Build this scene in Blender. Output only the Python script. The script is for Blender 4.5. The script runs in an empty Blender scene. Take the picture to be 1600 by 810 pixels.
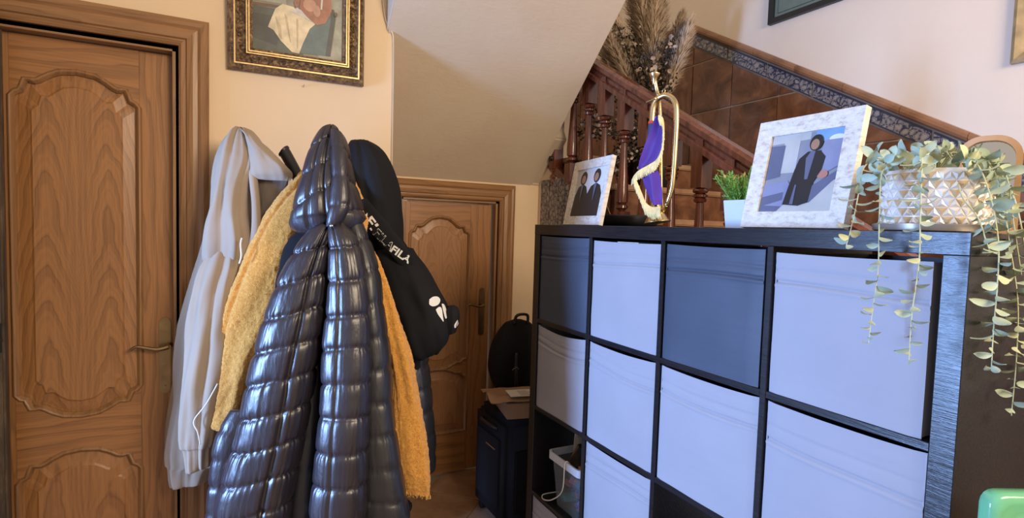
import bpy, bmesh, math, random
from mathutils import Vector, Matrix, noise
from mathutils.bvhtree import BVHTree
R = math.radians; PI = math.pi
random.seed(7)
S = bpy.context.scene; COL = S.collection

# ------------------------------------------------------------ camera
FPX, YAW, PITCH, ROLL, ZC = 865.3, .4805, .0564, .0304, 1.4521
_f = Vector((math.sin(YAW)*math.cos(PITCH), math.cos(YAW)*math.cos(PITCH), -math.sin(PITCH)))
_r = Vector((math.cos(YAW), -math.sin(YAW), 0)); _u = _r.cross(_f)
_r, _u = _r*math.cos(ROLL)+_u*math.sin(ROLL), _u*math.cos(ROLL)-_r*math.sin(ROLL)
cam = bpy.data.cameras.new('camera'); co = bpy.data.objects.new('camera', cam); COL.objects.link(co)
co.matrix_world = Matrix(((_r.x,_u.x,-_f.x,0),(_r.y,_u.y,-_f.y,0),(_r.z,_u.z,-_f.z,ZC),(0,0,0,1)))
cam.sensor_width = 36; cam.lens = FPX/1600*36; cam.clip_start = .02
S.camera = co
CAM = Vector((0,0,ZC))
# ------------------------------------------------------------ light
w = bpy.data.worlds.new('room'); S.world = w; w.use_nodes = True
w.node_tree.nodes['Background'].inputs[0].default_value = (1.0,.84,.68,1)
w.node_tree.nodes['Background'].inputs[1].default_value = .52
def area(name, loc, target, size, sizey, power, color):
    l = bpy.data.lights.new(name,'AREA'); l.shape='RECTANGLE'; l.size=size; l.size_y=sizey; l.energy=power; l.color=color
    o = bpy.data.objects.new(name,l); COL.objects.link(o); o.location=loc
    o.rotation_euler = (Vector(target)-Vector(loc)).to_track_quat('-Z','Y').to_euler(); return o
wd=area('window_daylight', (-2.25,1.62,1.12), (1.1,1.05,1.1), .50, 1.0, 112, (.29,.50,1.0)); wd.data.spread=R(130)
area('room_lamp_light', (1.35,-1.5,2.55), (1.25,2.6,1.9), 1.2, .9, 100, (1.0,.80,.58))
S.view_settings.view_transform='Standard'; S.view_settings.look='None'; S.view_settings.gamma=1
S.view_settings.use_curve_mapping=False; S.view_settings.exposure=0.0

# ------------------------------------------------------------ helpers
def AT(x, y, d):            # real point at distance d along the view through a picture point
    return CAM + (_f + _r*((x-800)/FPX) + _u*((405-y)/FPX))*d
class MB:
    def __init__(s): s.v=[]; s.f=[]; s.m=[]
    def add(s, vs, fs, m=0):
        n=len(s.v); s.v += [Vector(v) for v in vs]; s.f += [tuple(i+n for i in f) for f in fs]; s.m += [m]*len(fs); return s
    def box(s, a, b, m=0):
        (x0,y0,z0),(x1,y1,z1)=a,b
        return s.add([(x0,y0,z0),(x1,y0,z0),(x1,y1,z0),(x0,y1,z0),(x0,y0,z1),(x1,y0,z1),(x1,y1,z1),(x0,y1,z1)],
            [(0,3,2,1),(4,5,6,7),(0,1,5,4),(1,2,6,5),(2,3,7,6),(3,0,4,7)], m)
    def prism(s, pts, d, m=0):      # pts: planar loop of 3D points, extruded by d
        n=len(pts); d=Vector(d); P=[Vector(p) for p in pts]
        return s.add(P+[p+d for p in P], [tuple(range(n))[::-1], tuple(range(n,2*n))]+[(i,(i+1)%n,(i+1)%n+n,i+n) for i in range(n)], m)
    def tube(s, pts, r, n=10, m=0, closed=False, caps=True):
        P=[Vector(p) for p in pts]; N=len(P); rr=r if hasattr(r,'__len__') else [r]*N
        t0=(P[1]-P[0]).normalized(); a=t0.orthogonal().normalized(); vs=[]; 
        for i,p in enumerate(P):
            t=(P[min(i+1,N-1)]-P[max(i-1,0)]); t=t.normalized() if t.length>1e-9 else t0
            a=(a-t*a.dot(t)).normalized(); b=t.cross(a)
            vs+=[p+(a*math.cos(2*PI*k/n)+b*math.sin(2*PI*k/n))*rr[i] for k in range(n)]
        fs=[(i*n+k,i*n+(k+1)%n,(i+1)*n+(k+1)%n,(i+1)*n+k) for i in range(N-1) for k in range(n)]
        if caps: fs+=[tuple(range(n))[::-1], tuple(range((N-1)*n,N*n))]
        return s.add(vs,fs,m)
    def lathe(s, prof, c=(0,0,0), n=24, m=0, sides=None):   # prof [(r,z)]
        c=Vector(c); vs=[]
        for r,z in prof: vs+=[c+Vector((r*math.cos(2*PI*k/n),r*math.sin(2*PI*k/n),z)) for k in range(n)]
        N=len(prof)
        fs=[(i*n+k,i*n+(k+1)%n,(i+1)*n+(k+1)%n,(i+1)*n+k) for i in range(N-1) for k in range(n)]
        fs+=[tuple(range(n))[::-1], tuple(range((N-1)*n,N*n))]
        return s.add(vs,fs,m)
    def build(s, name, mat, parent=None, bevel=0, smooth=False, seg=2, subsurf=0, autosmooth=None):
        me=bpy.data.meshes.new(name); base=BASE.get(parent.name,Vector()) if parent else Vector()
        if not parent and s.v:
            base=Vector((sum(v.x for v in s.v)/len(s.v),sum(v.y for v in s.v)/len(s.v),min(v.z for v in s.v)))
        me.from_pydata([v-base for v in s.v],[],s.f)
        for mt in (mat if isinstance(mat,(list,tuple)) else [mat]): me.materials.append(mt)
        for p,mi in zip(me.polygons,s.m): p.material_index=mi; p.use_smooth=smooth
        bm=bmesh.new(); bm.from_mesh(me); bmesh.ops.recalc_face_normals(bm,faces=bm.faces)
        if bevel: bmesh.ops.bevel(bm,geom=[e for e in bm.edges if e.is_manifold and e.calc_face_angle(0)>.5],offset=bevel,segments=seg,affect='EDGES',clamp_overlap=True)
        bm.to_mesh(me); bm.free()
        o=bpy.data.objects.new(name,me); COL.objects.link(o)
        if parent: o.parent=parent
        else: o.location=base
        BASE[o.name]=base
        if smooth and autosmooth:
            me.set_sharp_from_angle(angle=R(autosmooth))
        return o
BASE={}
def tag(o, label=None, cat=None, group=None, kind=None):
    for k,v in (('label',label),('category',cat),('group',group),('kind',kind)):
        if v: o[k]=v
    return o
def thing(name, loc, label=None, cat=None, group=None, kind=None):
    o=bpy.data.objects.new(name,None); COL.objects.link(o); o.location=loc; o.empty_display_size=.05
    BASE[o.name]=Vector(loc); return tag(o,label,cat,group,kind)
def copy_tree(o, parent=None):
    c=o.copy(); COL.objects.link(c); c.parent=parent
    for ch in list(o.children): copy_tree(ch,c)
    return c
def catmull(P, n):
    out=[]; N=len(P)
    for i in range(N-1):
        p0,p1,p2,p3=P[max(i-1,0)],P[i],P[i+1],P[min(i+2,N-1)]
        for k in range(n):
            t=k/n; out.append(tuple(.5*((2*b)+(-a+c)*t+(2*a-5*b+4*c-d)*t*t+(-a+3*b-3*c+d)*t**3) for a,b,c,d in zip(p0,p1,p2,p3)))
    out.append(tuple(P[-1])); return out
def spline(P, n=8): return [Vector(p) for p in catmull([tuple(p) for p in P], n)]

# ------------------------------------------------------------ materials
class NT:
    def __init__(s, name, color=(.5,.5,.5), rough=.5, metal=0, spec=None, **k):
        s.mat=bpy.data.materials.new(name); s.mat.use_nodes=True; s.t=s.mat.node_tree; s.b=s.t.nodes['Principled BSDF']
        s.b.inputs['Base Color'].default_value=(*color,1); s.b.inputs['Roughness'].default_value=rough; s.b.inputs['Metallic'].default_value=metal
        if spec is not None: s.b.inputs['Specular IOR Level'].default_value=spec
        for a,v in k.items(): s.b.inputs[a.replace('_',' ')].default_value=v
    def n(s, typ, ins={}, **props):
        x=s.t.nodes.new(typ)
        for k,v in props.items(): setattr(x,k,v)
        for k,v in ins.items():
            if isinstance(v,bpy.types.NodeSocket): s.t.links.new(v,x.inputs[k])
            else: x.inputs[k].default_value=v
        return x
    def math(s, op, a, b=0.0, c=None):
        ins={0:a,1:b}
        if c is not None: ins[2]=c
        return s.n('ShaderNodeMath',ins,operation=op).outputs[0]
    def link(s,a,b): s.t.links.new(a,s.b.inputs[b])
    def coords(s, scale=(1,1,1), rot=(0,0,0), kind='Object', loc=(0,0,0)):
        tc=s.n('ShaderNodeTexCoord'); return s.n('ShaderNodeMapping',{0:tc.outputs[kind],'Scale':scale,'Rotation':rot,'Location':loc}).outputs[0]
    def noise(s, vec, scale, detail=4, rough=.5, dist=0):
        return s.n('ShaderNodeTexNoise',{'Vector':vec,'Scale':scale,'Detail':detail,'Roughness':rough,'Distortion':dist}).outputs[0]
    def ramp(s, fac, stops):
        x=s.n('ShaderNodeValToRGB',{0:fac}); e=x.color_ramp.elements
        while len(e)<len(stops): e.new(.5)
        for el,(p,c) in zip(e,stops): el.position=p; el.color=(*c,1)
        return x.outputs[0]
    def bump(s, h, strength=.3, dist=.01):
        b=s.n('ShaderNodeBump',{'Height':h,'Strength':strength,'Distance':dist}); s.link(b.outputs[0],'Normal')
    def mix(s, f, a, b, mode='MIX'):
        x=s.n('ShaderNodeMix',data_type='RGBA',blend_type=mode)
        for i,v in ((0,f),(6,a),(7,b)):
            if isinstance(v,bpy.types.NodeSocket): s.t.links.new(v,x.inputs[i])
            else: x.inputs[i].default_value=v if i==0 else (*v,1)
        return x.outputs[2]
def plain(name, color, rough=.5, metal=0, var=.12, vs=8, bump=0, bs=80, **k):
    m=NT(name,color,rough,metal,**k); v=m.coords()
    n=m.noise(v,vs,4); m.link(m.ramp(n,[(.3,tuple(c*(1-var) for c in color)),(.7,tuple(min(1,c*(1+var)) for c in color))]),'Base Color')
    if bump: m.bump(m.noise(v,bs,3),bump,.004)
    return m.mat
def oak(name, length='z', across='x', cx=0, w=.0, curve=0, base=(.37,.163,.052), dark=(.115,.044,.014), freq=16, rough=.42, seed=0, slope=0):
    m=NT(name,base,rough); tc=m.n('ShaderNodeTexCoord'); off=m.n('ShaderNodeVectorMath',{0:tc.outputs['Object'],1:(seed,seed*.7,seed*1.3)},operation='ADD').outputs[0]
    sp=m.n('ShaderNodeSeparateXYZ',{0:tc.outputs['Object']}); ax={'x':0,'y':1,'z':2}
    L=sp.outputs[ax[length]]; A=sp.outputs[ax[across]]
    sc=[9,9,9]; sc[ax[length]]=1.3
    vn=m.n('ShaderNodeMapping',{0:off,'Scale':tuple(sc)}).outputs[0]
    n1=m.noise(vn,1.0,3,.5)
    sc2=[4,4,4]; sc2[ax[length]]=3
    n2=m.noise(m.n('ShaderNodeMapping',{0:off,'Scale':tuple(sc2)}).outputs[0],1.5,3,.6)
    if curve:
        mm=m.math('SUBTRACT',m.math('ABSOLUTE',m.math('SUBTRACT',A,cx)),w)
        q=m.math('ADD',m.math('MULTIPLY',L,1.0),m.math('MULTIPLY',m.math('POWER',m.math('ABSOLUTE',mm),1.45),curve))
        q=m.math('ADD',q,m.math('MULTIPLY',n2,.30))
        q=m.math('ADD',q,m.math('MULTIPLY',m.noise(off,2.6,2,.5),.55))
        q=m.math('MULTIPLY',q,freq)
    else:
        q=m.math('ADD',m.math('MULTIPLY',A,freq*1.6),m.math('MULTIPLY',n1,freq*.32))
        if slope: q=m.math('ADD',q,m.math('MULTIPLY',L,slope))
    fr=m.math('FRACT',q)
    ring=m.ramp(fr,[(0,(0,0,0)),(.55,(.12,.12,.12)),(.86,(.75,.75,.75)),(.93,(1,1,1)),(1,(0,0,0))])
    scp=[260,260,260]; scp[ax[length]]=7
    pore=m.noise(m.n('ShaderNodeMapping',{0:off,'Scale':tuple(scp)}).outputs[0],1,3,.6)
    scq=[60,60,60]; scq[ax[length]]=2
    streak=m.noise(m.n('ShaderNodeMapping',{0:off,'Scale':tuple(scq)}).outputs[0],1,3,.6)
    if curve:      # straight grain along the centre of the panel
        q2=m.math('ADD',m.math('MULTIPLY',A,55.0),m.math('MULTIPLY',n1,5.0)); r2=m.math('MULTIPLY',m.math('ABSOLUTE',m.math('SUBTRACT',m.math('FRACT',q2),.5)),1.1)
        mk=m.n('ShaderNodeMapRange',{0:m.math('ABSOLUTE',m.math('SUBTRACT',A,cx)),1:w*.25,2:w*.62,3:1.0,4:0.0}).outputs[0]
        ring=m.n('ShaderNodeMix',{0:mk,2:ring,3:r2}).outputs[0]
    fine=m.math('ABSOLUTE',m.math('SUBTRACT',m.math('FRACT',m.math('MULTIPLY',q,3.0)),.5))
    f=m.math('ADD',m.math('MULTIPLY',ring,.55),m.math('MULTIPLY',fine,.38))
    f=m.math('ADD',f,m.math('MULTIPLY',m.math('SUBTRACT',pore,.5),.9))
    f=m.math('ADD',f,m.math('MULTIPLY',m.math('SUBTRACT',streak,.5),.6))
    f=m.n('ShaderNodeClamp',{0:f}).outputs[0]
    big=m.noise(off,2.2,2)
    c=m.mix(f,base,dark)
    c=m.mix(m.math('MULTIPLY',big,.25),c,(.42,.23,.095),'MIX')
    m.link(c,'Base Color'); m.bump(m.math('MULTIPLY',f,-1),.18,.002)
    m.b.inputs['Coat Weight'].default_value=.10; m.b.inputs['Coat Roughness'].default_value=.25
    return m.mat
def wall_mat(name, col, bump=.12, col2=None, scale=1.5):
    m=NT(name,col,.85); v=m.coords(); n=m.noise(v,scale,5,.6)
    c2=col2 or tuple(c*.93 for c in col)
    m.link(m.ramp(n,[(.35,c2),(.65,col)]),'Base Color')
    st=m.noise(m.coords((6,6,40)),3,5,.6); m.bump(m.math('ADD',m.noise(v,35,5,.6),m.math('MULTIPLY',st,.7)),bump,.006); return m.mat
M={}
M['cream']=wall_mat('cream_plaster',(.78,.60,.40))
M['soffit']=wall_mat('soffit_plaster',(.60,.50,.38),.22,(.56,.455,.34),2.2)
M['stairwall']=wall_mat('pale_plaster',(.80,.67,.54))
M['oak_v']=oak('oak_vertical',freq=13)
M['oak_v2']=oak('oak_vertical_wavy',freq=9,seed=3.3)
M['oak_h']=oak('oak_horizontal','x','z',freq=13,seed=1.7)
M['oak_h2']=oak('oak_horizontal_wavy','x','z',freq=8,seed=5.7)
M['oak_dark']=oak('oak_frame_vertical',freq=17,base=(.31,.155,.062),dark=(.13,.058,.02),seed=2.2)
M['oak_darkh']=oak('oak_frame_horizontal','x','z',freq=17,base=(.31,.155,.062),dark=(.13,.058,.02),seed=2.9)
M['old']=None
def old_wood():
    m=NT('worn_dark_wood',(.07,.045,.03),.6); v=m.coords((14,14,2)); n=m.noise(v,3,6,.7)
    m.link(m.ramp(n,[(.35,(.03,.02,.014)),(.55,(.09,.06,.038)),(.68,(.16,.11,.06)),(.75,(.34,.26,.16))]),'Base Color'); m.bump(n,.5,.004); return m.mat
M['old']=old_wood()
def tile_mat(name,a,b,c,scale=7,rough=.3):
    m=NT(name,b,rough); tc=m.n('ShaderNodeTexCoord'); oi=m.n('ShaderNodeObjectInfo')
    v=m.n('ShaderNodeVectorMath',{0:tc.outputs['Object'],1:m.n('ShaderNodeCombineXYZ',{0:m.math('MULTIPLY',oi.outputs['Random'],17.0)}).outputs[0]},operation='ADD').outputs[0]
    n=m.noise(v,scale,5,.62,.6); m.link(m.ramp(n,[(.3,a),(.5,b),(.68,c)]),'Base Color'); m.bump(n,.15,.004); return m.mat
M['tile']=tile_mat('brown_wall_tile',(.075,.032,.018),(.165,.072,.04),(.27,.13,.07))
M['floor_tile']=tile_mat('terracotta_floor_tile',(.25,.14,.08),(.36,.215,.13),(.45,.29,.18),5,.35)
M['grout']=plain('grout',(.36,.27,.20),.9)
M['cap']=tile_mat('brown_cap_tile',(.13,.06,.03),(.22,.105,.05),(.30,.15,.075),6,.28)
def border_mat():
    m=NT('blue_border_tile',(.3,.3,.3),.25); v=m.coords()
    vo=m.n('ShaderNodeTexVoronoi',{'Vector':v,'Scale':34.0},feature='DISTANCE_TO_EDGE').outputs[0]
    n=m.noise(v,42,3,.6,1.5)
    k=m.math('ADD',m.math('MULTIPLY',vo,1.6),m.math('MULTIPLY',n,1.1))
    m.link(m.ramp(k,[(.52,(.03,.035,.065)),(.66,(.07,.075,.11)),(.74,(.34,.30,.27)),(.82,(.10,.10,.14)),(.95,(.30,.27,.25))]),'Base Color'); return m.mat
M['border']=border_mat()
M['border_edge']=plain('navy_glaze',(.035,.04,.065),.25)
def mahog():
    m=NT('mahogany',(.14,.035,.018),.22); n=m.noise(m.coords((30,30,4)),1.5,5,.6)
    m.link(m.ramp(n,[(.3,(.065,.016,.009)),(.6,(.17,.045,.022)),(.8,(.24,.075,.038))]),'Base Color'); m.b.inputs['Coat Weight'].default_value=.6; m.b.inputs['Coat Roughness'].default_value=.12; return m.mat
M['mahog']=mahog()
def blackwood():
    m=NT('black_brown_wood',(.012,.012,.014),.30); n=m.noise(m.coords((70,5,5)),3,5,.7)
    n=m.noise(m.coords((60,4,60)),3,4,.7)
    m.link(m.ramp(n,[(.3,(.005,.005,.007)),(.7,(.017,.017,.021))]),'Base Color'); m.bump(n,.35,.002); return m.mat
M['kallax']=blackwood()
def fabric(name,col,rough=.85,weave=900,var=.1,sheen=0):
    m=NT(name,col,rough); v=m.coords(); n=m.noise(v,weave,2); n2=m.noise(v,6,4)
    m.link(m.ramp(n2,[(.3,tuple(c*(1-var) for c in col)),(.7,tuple(min(1,c*(1+var)) for c in col))]),'Base Color'); m.bump(n,.25,.001)
    m.b.inputs['Specular IOR Level'].default_value=.25 if max(col)<.05 else .4
    if sheen: m.b.inputs['Sheen Weight'].default_value=sheen
    return m.mat
M['box_light']=fabric('lilac_grey_fabric',(.355,.35,.39),.75,900,.03)
M['box_dark']=fabric('dark_slate_fabric',(.058,.074,.108),.55,900,.04)
def puffer(name, col, rough=.26):
    m=NT(name,col,rough); v=m.coords((1,1,1)); n=m.noise(m.coords((75,75,16)),1,3,.6,.6); n2=m.noise(v,12,3,.5,.5)
    m.bump(m.math('ADD',m.math('MULTIPLY',n,.6),n2),.32,.008); m.b.inputs['Coat Weight'].default_value=.35; m.b.inputs['Coat Roughness'].default_value=.28; m.b.inputs['Specular IOR Level'].default_value=.7
    return m.mat
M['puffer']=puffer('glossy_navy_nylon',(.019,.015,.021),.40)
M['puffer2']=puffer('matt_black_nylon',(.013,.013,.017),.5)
M['blackcloth']=fabric('black_jersey',(.010,.010,.012),.85)
M['lining']=fabric('dark_lining',(.006,.006,.008),.9)
M['hoodie']=fabric('grey_beige_fleece',(.345,.268,.195),.95,500,.06,.15)
M['hoodie_in']=fabric('hood_lining',(.22,.18,.145),.95,500)
def boucle():
    m=NT('mustard_boucle',(.68,.33,.055),.95); v=m.coords(); n=m.noise(v,150,4,.7,1.2); n2=m.noise(v,14,3)
    c=m.ramp(n,[(.32,(.50,.18,.02)),(.5,(.76,.34,.05)),(.68,(.90,.50,.12))]); m.link(m.mix(m.math('MULTIPLY',n2,.25),c,(.85,.43,.09)),'Base Color')
    m.bump(n,.8,.006); m.b.inputs['Sheen Weight'].default_value=.25; return m.mat
M['mustard']=boucle()
M['fringe']=plain('mustard_fringe',(.70,.44,.12),.9)
M['white']=plain('white_print',(.80,.80,.76),.6,var=.04)
M['brass']=plain('brass',(.72,.56,.30),.26,1,.12,14)
M['brass_dull']=plain('aged_brass',(.30,.21,.11),.35,1,.2,20)
M['purple']=fabric('purple_velvet',(.085,.025,.24),.6,500,.2,.2)
M['gold']=plain('gold_fringe',(.82,.66,.32),.55,0,.15,60)
M['red']=plain('red_cord',(.55,.06,.04),.6)
M['bluecord']=plain('blue_cord',(.02,.05,.13),.6)
def gilt():
    m=NT('antique_gilt',(.34,.22,.10),.45,.55); v=m.coords(); n=m.noise(v,55,5,.65,1.0)
    m.link(m.ramp(n,[(.35,(.10,.058,.035)),(.55,(.26,.165,.09)),(.7,(.42,.29,.15))]),'Base Color'); m.bump(n,.9,.01); return m.mat
M['gilt']=gilt()
M['giltline']=plain('bright_gilt',(.52,.35,.15),.4,.6,.2,60)
M['giltdark']=plain('dark_gilt',(.16,.09,.045),.5,.3,.3,50)
def washed():
    m=NT('whitewashed_wood',(.7,.66,.6),.6); n=m.noise(m.coords((25,4,30)),3,6,.7)
    n=m.noise(m.coords((9,30,60)),1.5,6,.7)
    m.link(m.ramp(n,[(.34,(.52,.42,.33)),(.46,(.70,.63,.54)),(.62,(.80,.74,.67))]),'Base Color'); m.bump(n,.4,.003); return m.mat
M['washed']=washed()
M['leafA']=plain('eucalyptus_leaf',(.40,.49,.37),.55,0,.18,30)
M['leafB']=plain('eucalyptus_leaf_pale',(.52,.56,.36),.55,0,.18,30)
M['stem']=plain('pale_stem',(.48,.50,.30),.6)
M['facet']=plain('pearl_ceramic',(.78,.72,.64),.28,.15,.06,10)
M['facet_gold']=plain('gold_facet',(.70,.52,.30),.3,.45,.1,10)
M['pewter']=plain('pewter_tray',(.42,.36,.30),.3,.6,.1,10)
M['mirror']=NT('mirror_glass',(.8,.82,.85),.03,1).mat
M['lightwood']=plain('pale_wood',(.50,.31,.17),.45,0,.2,12)
M['potw']=plain('white_ceramic',(.66,.70,.76),.35,0,.04)
M['grassy']=plain('bright_green_leaf',(.16,.34,.05),.6,0,.35,30)
M['grassy2']=plain('orange_tip_leaf',(.50,.36,.10),.6,0,.3,30)
M['green']=plain('green_gloss',(.15,.45,.24),.15,0,.22,6)
M['pampas']=plain('pampas_fluff',(.55,.43,.31),.95,0,.2,20)
M['pampas2']=plain('pampas_fluff_dark',(.40,.30,.215),.95,0,.2,20)
M['dried']=plain('dried_leaf',(.045,.032,.022),.9,0,.4,30)
M['flower']=plain('dried_flower',(.42,.33,.27),.9,0,.2,30)
M['black']=plain('black_plastic',(.012,.012,.014),.4)
M['blacksoft']=fabric('black_canvas',(.010,.010,.012),.8)
M['card']=plain('cardboard',(.36,.22,.12),.85,0,.12,8,.2,40)
M['paper']=plain('white_paper',(.75,.72,.66),.7,0,.03)
M['steel']=plain('steel',(.6,.6,.6),.3,1)
M['whitewire']=plain('white_cable',(.75,.75,.75),.45)
M['creamwire']=plain('cream_cable',(.60,.49,.36),.6)
def tubmat():
    m=NT('clear_plastic',(.62,.72,.85),.15); m.b.inputs['Transmission Weight'].default_value=.75; m.b.inputs['IOR'].default_value=1.2; m.b.inputs['Alpha'].default_value=.55; return m.mat
M['tub']=tubmat()
M['tubrim']=plain('white_plastic_rim',(.62,.66,.74),.35)
def col(name,c,r=.6): return plain(name,c,r,var=.08,vs=20)

# ------------------------------------------------------------ THE SETTING
YP, YB, XN, XE, XW = 2.37, 2.933, .637, 1.65, 2.65    # picture wall, back wall, niche corner, flight edge, stair wall
def struct(name, mb, mat, **k):
    return tag(mb.build(name,mat,**k),kind='structure')
# floor with individual terracotta tiles laid on the diagonal
fl=thing('floor',(0,0,0),kind='structure')
MB().box((-3,-2.5,-.12),(XW+.1,4.2,-.006)).build('floor_bed',M['grout'],fl)
T=.33; tm=None; c45=math.cos(R(45))
ox,oy=.98,2.60
for i in range(-7,8):
    for j in range(-7,8):
        cx=ox+(i-j)*T*c45; cy=oy+(i+j)*T*c45
        if not(-.9<cx<1.95 and .7<cy<2.95): continue
        if tm is None:
            t_=MB().prism([(-.16,-.16,0),(.16,-.16,0),(.16,.16,0),(-.16,.16,0)],(0,0,.010)).build('tile',M['floor_tile'],fl,bevel=.002,seg=1)
            tm=t_
        else:
            t_=tm.copy(); COL.objects.link(t_)
        t_.location=(cx,cy,-.010+random.uniform(-.0006,.0006)); t_.rotation_euler=(0,0,R(45))
# picture wall with the opening of door_1
DX0,DX1,DZ=-.745,-.155,2.055
w_=MB().box((-3,YP,0),(DX0,YP+.12,2.75)).box((DX1,YP,0),(XN,YP+.12,2.75)).box((DX0,YP,DZ),(DX1,YP+.12,2.75))
struct('wall_left',w_,M['cream'])
struct('wall_niche',MB().box((XN-.12,YP+.12,0),(XN,YB+.1,2.6)),M['cream'])
# back wall with the opening of the low door_2
EX0,EX1,EZ=.845,1.425,1.605
w_=MB().box((XN,YB,0),(EX0,YB+.1,2.4)).box((EX1,YB,0),(1.80,YB+.1,1.90)).box((EX0,YB,EZ),(EX1,YB+.1,2.4))
w_.box((1.70,YB-.0,0),(1.80,YB+.1,1.9))
struct('wall_back',w_,M['cream'])
# rounded plaster pier beside the stair edge, where the sloping soffit dies into the wall
# sloping underside of the upper flight
sl=.97; SB=1.71
def sz(y): return SB+sl*(YB-y)
ytop=.75
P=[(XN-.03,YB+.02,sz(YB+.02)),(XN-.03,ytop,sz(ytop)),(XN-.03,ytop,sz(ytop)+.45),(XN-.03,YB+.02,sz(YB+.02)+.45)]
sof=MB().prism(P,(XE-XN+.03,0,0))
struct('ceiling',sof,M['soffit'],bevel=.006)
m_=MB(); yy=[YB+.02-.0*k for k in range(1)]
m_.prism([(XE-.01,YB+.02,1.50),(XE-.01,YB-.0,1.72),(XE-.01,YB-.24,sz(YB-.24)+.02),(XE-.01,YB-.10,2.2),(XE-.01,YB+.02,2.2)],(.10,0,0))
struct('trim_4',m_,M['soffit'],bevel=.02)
# ---- door building
def panel_outline(x0,x1,zb,zt,top=None,bot=None):
    """closed loop (x,z): curved top/bottom profiles in 0..1 across, heights relative"""
    L=[]; n=28
    for k in range(n+1):
        u=k/n; L.append((x0+(x1-x0)*u, zb+(bot(u) if bot else 0)))
    for k in range(n+1):
        u=1-k/n; L.append((x0+(x1-x0)*u, zt+(top(u) if top else 0)))
    return L
def crown(h, hs):       # provencal arch: concave corner rise to a shoulder, small dip, central dome
    pts=[(0,0),(.035,.015*1),(.07,.35*hs),(.10,hs),(.13,hs*1.02),(.16,hs*.93),(.2,hs*1.0),(.27,hs+(h-hs)*.45),(.36,hs+(h-hs)*.85),(.5,h)]
    def f(u):
        u=min(u,1-u)
        for (a,b),(c,d) in zip(pts,pts[1:]):
            if u<=c:
                t=(u-a)/(c-a); t=t*t*(3-2*t) if c<.2 else t; return b+(d-b)*t
        return h
    return f
def inset(loop, d):
    out=[]; n=len(loop)
    cx=sum(p[0] for p in loop)/n; cz=sum(p[1] for p in loop)/n
    x0=min(p[0] for p in loop); x1=max(p[0] for p in loop); z0=min(p[1] for p in loop); z1=max(p[1] for p in loop)
    return [(cx+(x-cx)*(1-2*d/(x1-x0)), cz+(z-cz)*(1-2*d/(z1-z0))) for x,z in loop]
def strips(y0,y1,loopA,loopB,mb):   # ring between two equal-count loops
    n=len(loopA)
    mb.add([(x,y0,z) for x,z in loopA]+[(x,y1,z) for x,z in loopB],[(i,(i+1)%n,(i+1)%n+n,i+n) for i in range(n)])
def door_leaf(root, X0,X1,Z0,Z1, YF, sw, panels, swr=None):
    """YF front face; panels: (zb,zt,topf,botf,mat)"""
    th=.04
    xa,xb=X0+sw,X1-(swr or sw)
    MB().box((X0,YF,Z0),(xa,YF+th,Z1)).build('stile',M['oak_v2'],root,bevel=.002)
    MB().box((xb,YF,Z0),(X1,YF+th,Z1)).build('stile',M['oak_v'],root,bevel=.002)
    n=28
    zs=[(Z0,None)]
    # rails: bottom, between, top
    ps=sorted(panels,key=lambda p:p[0])
    edges=[(lambda u:Z0)]
    for p in ps:
        edges.append(lambda u,p=p:p[0]+(p[3](u) if p[3] else 0)); edges.append(lambda u,p=p:p[1]+(p[2](u) if p[2] else 0))
    edges.append(lambda u:Z1)
    for k in range(0,len(edges),2):
        lo,hi=edges[k],edges[k+1]
        pts=[]; 
        vs=[];fs=[]
        for q in range(n+1):
            u=q/n; x=xa+(xb-xa)*u
            vs+=[(x,YF,lo(u)),(x,YF,hi(u)),(x,YF+th,lo(u)),(x,YF+th,hi(u))]
        for q in range(n):
            a=q*4; b=a+4
            fs+=[(a,b,b+1,a+1),(a+2,a+3,b+3,b+2),(a,a+2,b+2,b),(a+1,b+1,b+3,a+3)]
        fs+=[(0,1,3,2),(n*4,n*4+2,n*4+3,n*4+1)]
        MB().add(vs,fs).build('rail',M['oak_h'] if k else M['oak_h2'],root)
    for p in ps:
        L=panel_outline(xa,xb,p[0],p[1],p[2],p[3])
        pn=MB()
        A=L; B=inset(L,.016); C=inset(L,.050); D=inset(L,.056)
        rec=YF+.014
        strips(rec,rec,A,B,pn); strips(rec,YF+.006,B,C,pn); strips(YF+.006,YF+.002,C,D,pn)
        nD=len(D)//2      # fill the raised field as columns
        vs=[(x,YF+.002,z) for x,z in D]; fs=[(i,i+1,2*nD-2-i,2*nD-1-i) for i in range(nD-1)]
        pn.add(vs,fs); pn.add([(x,rec+.012,z) for x,z in L],[(i+1,i,2*nD-1-i,2*nD-2-i) for i in range(nD-1)]); strips(rec,rec+.012,L,L,pn)
        pn.build('panel',p[4],root)
        # swept moulding around the panel
        loop=[Vector((x,YF-.003,z)) for x,z in L]
        mo=MB(); prof=[(0,.010),(.004,.004),(.007,-.001),(.011,-.005),(.015,-.004),(.018,.002),(.020,.003),(.022,.010)]
        vs=[];N=len(loop);K=len(prof)
        for i in range(N):
            a,b=loop[i-1],loop[(i+1)%N]; t=(b-a); t.y=0; t.normalize(); nn=Vector((t.z,0,-t.x))   # outward
            for (d,y) in prof: vs.append(loop[i]-nn*(.011-d)*-1*-1+Vector((0,y,0)))
        fs=[(i*K+k,((i+1)%N)*K+k,((i+1)%N)*K+k+1,i*K+k+1) for i in range(N) for k in range(K-1)]
        mo.add(vs,fs).build('moulding',M['oak_dark'],root,smooth=True)
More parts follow.
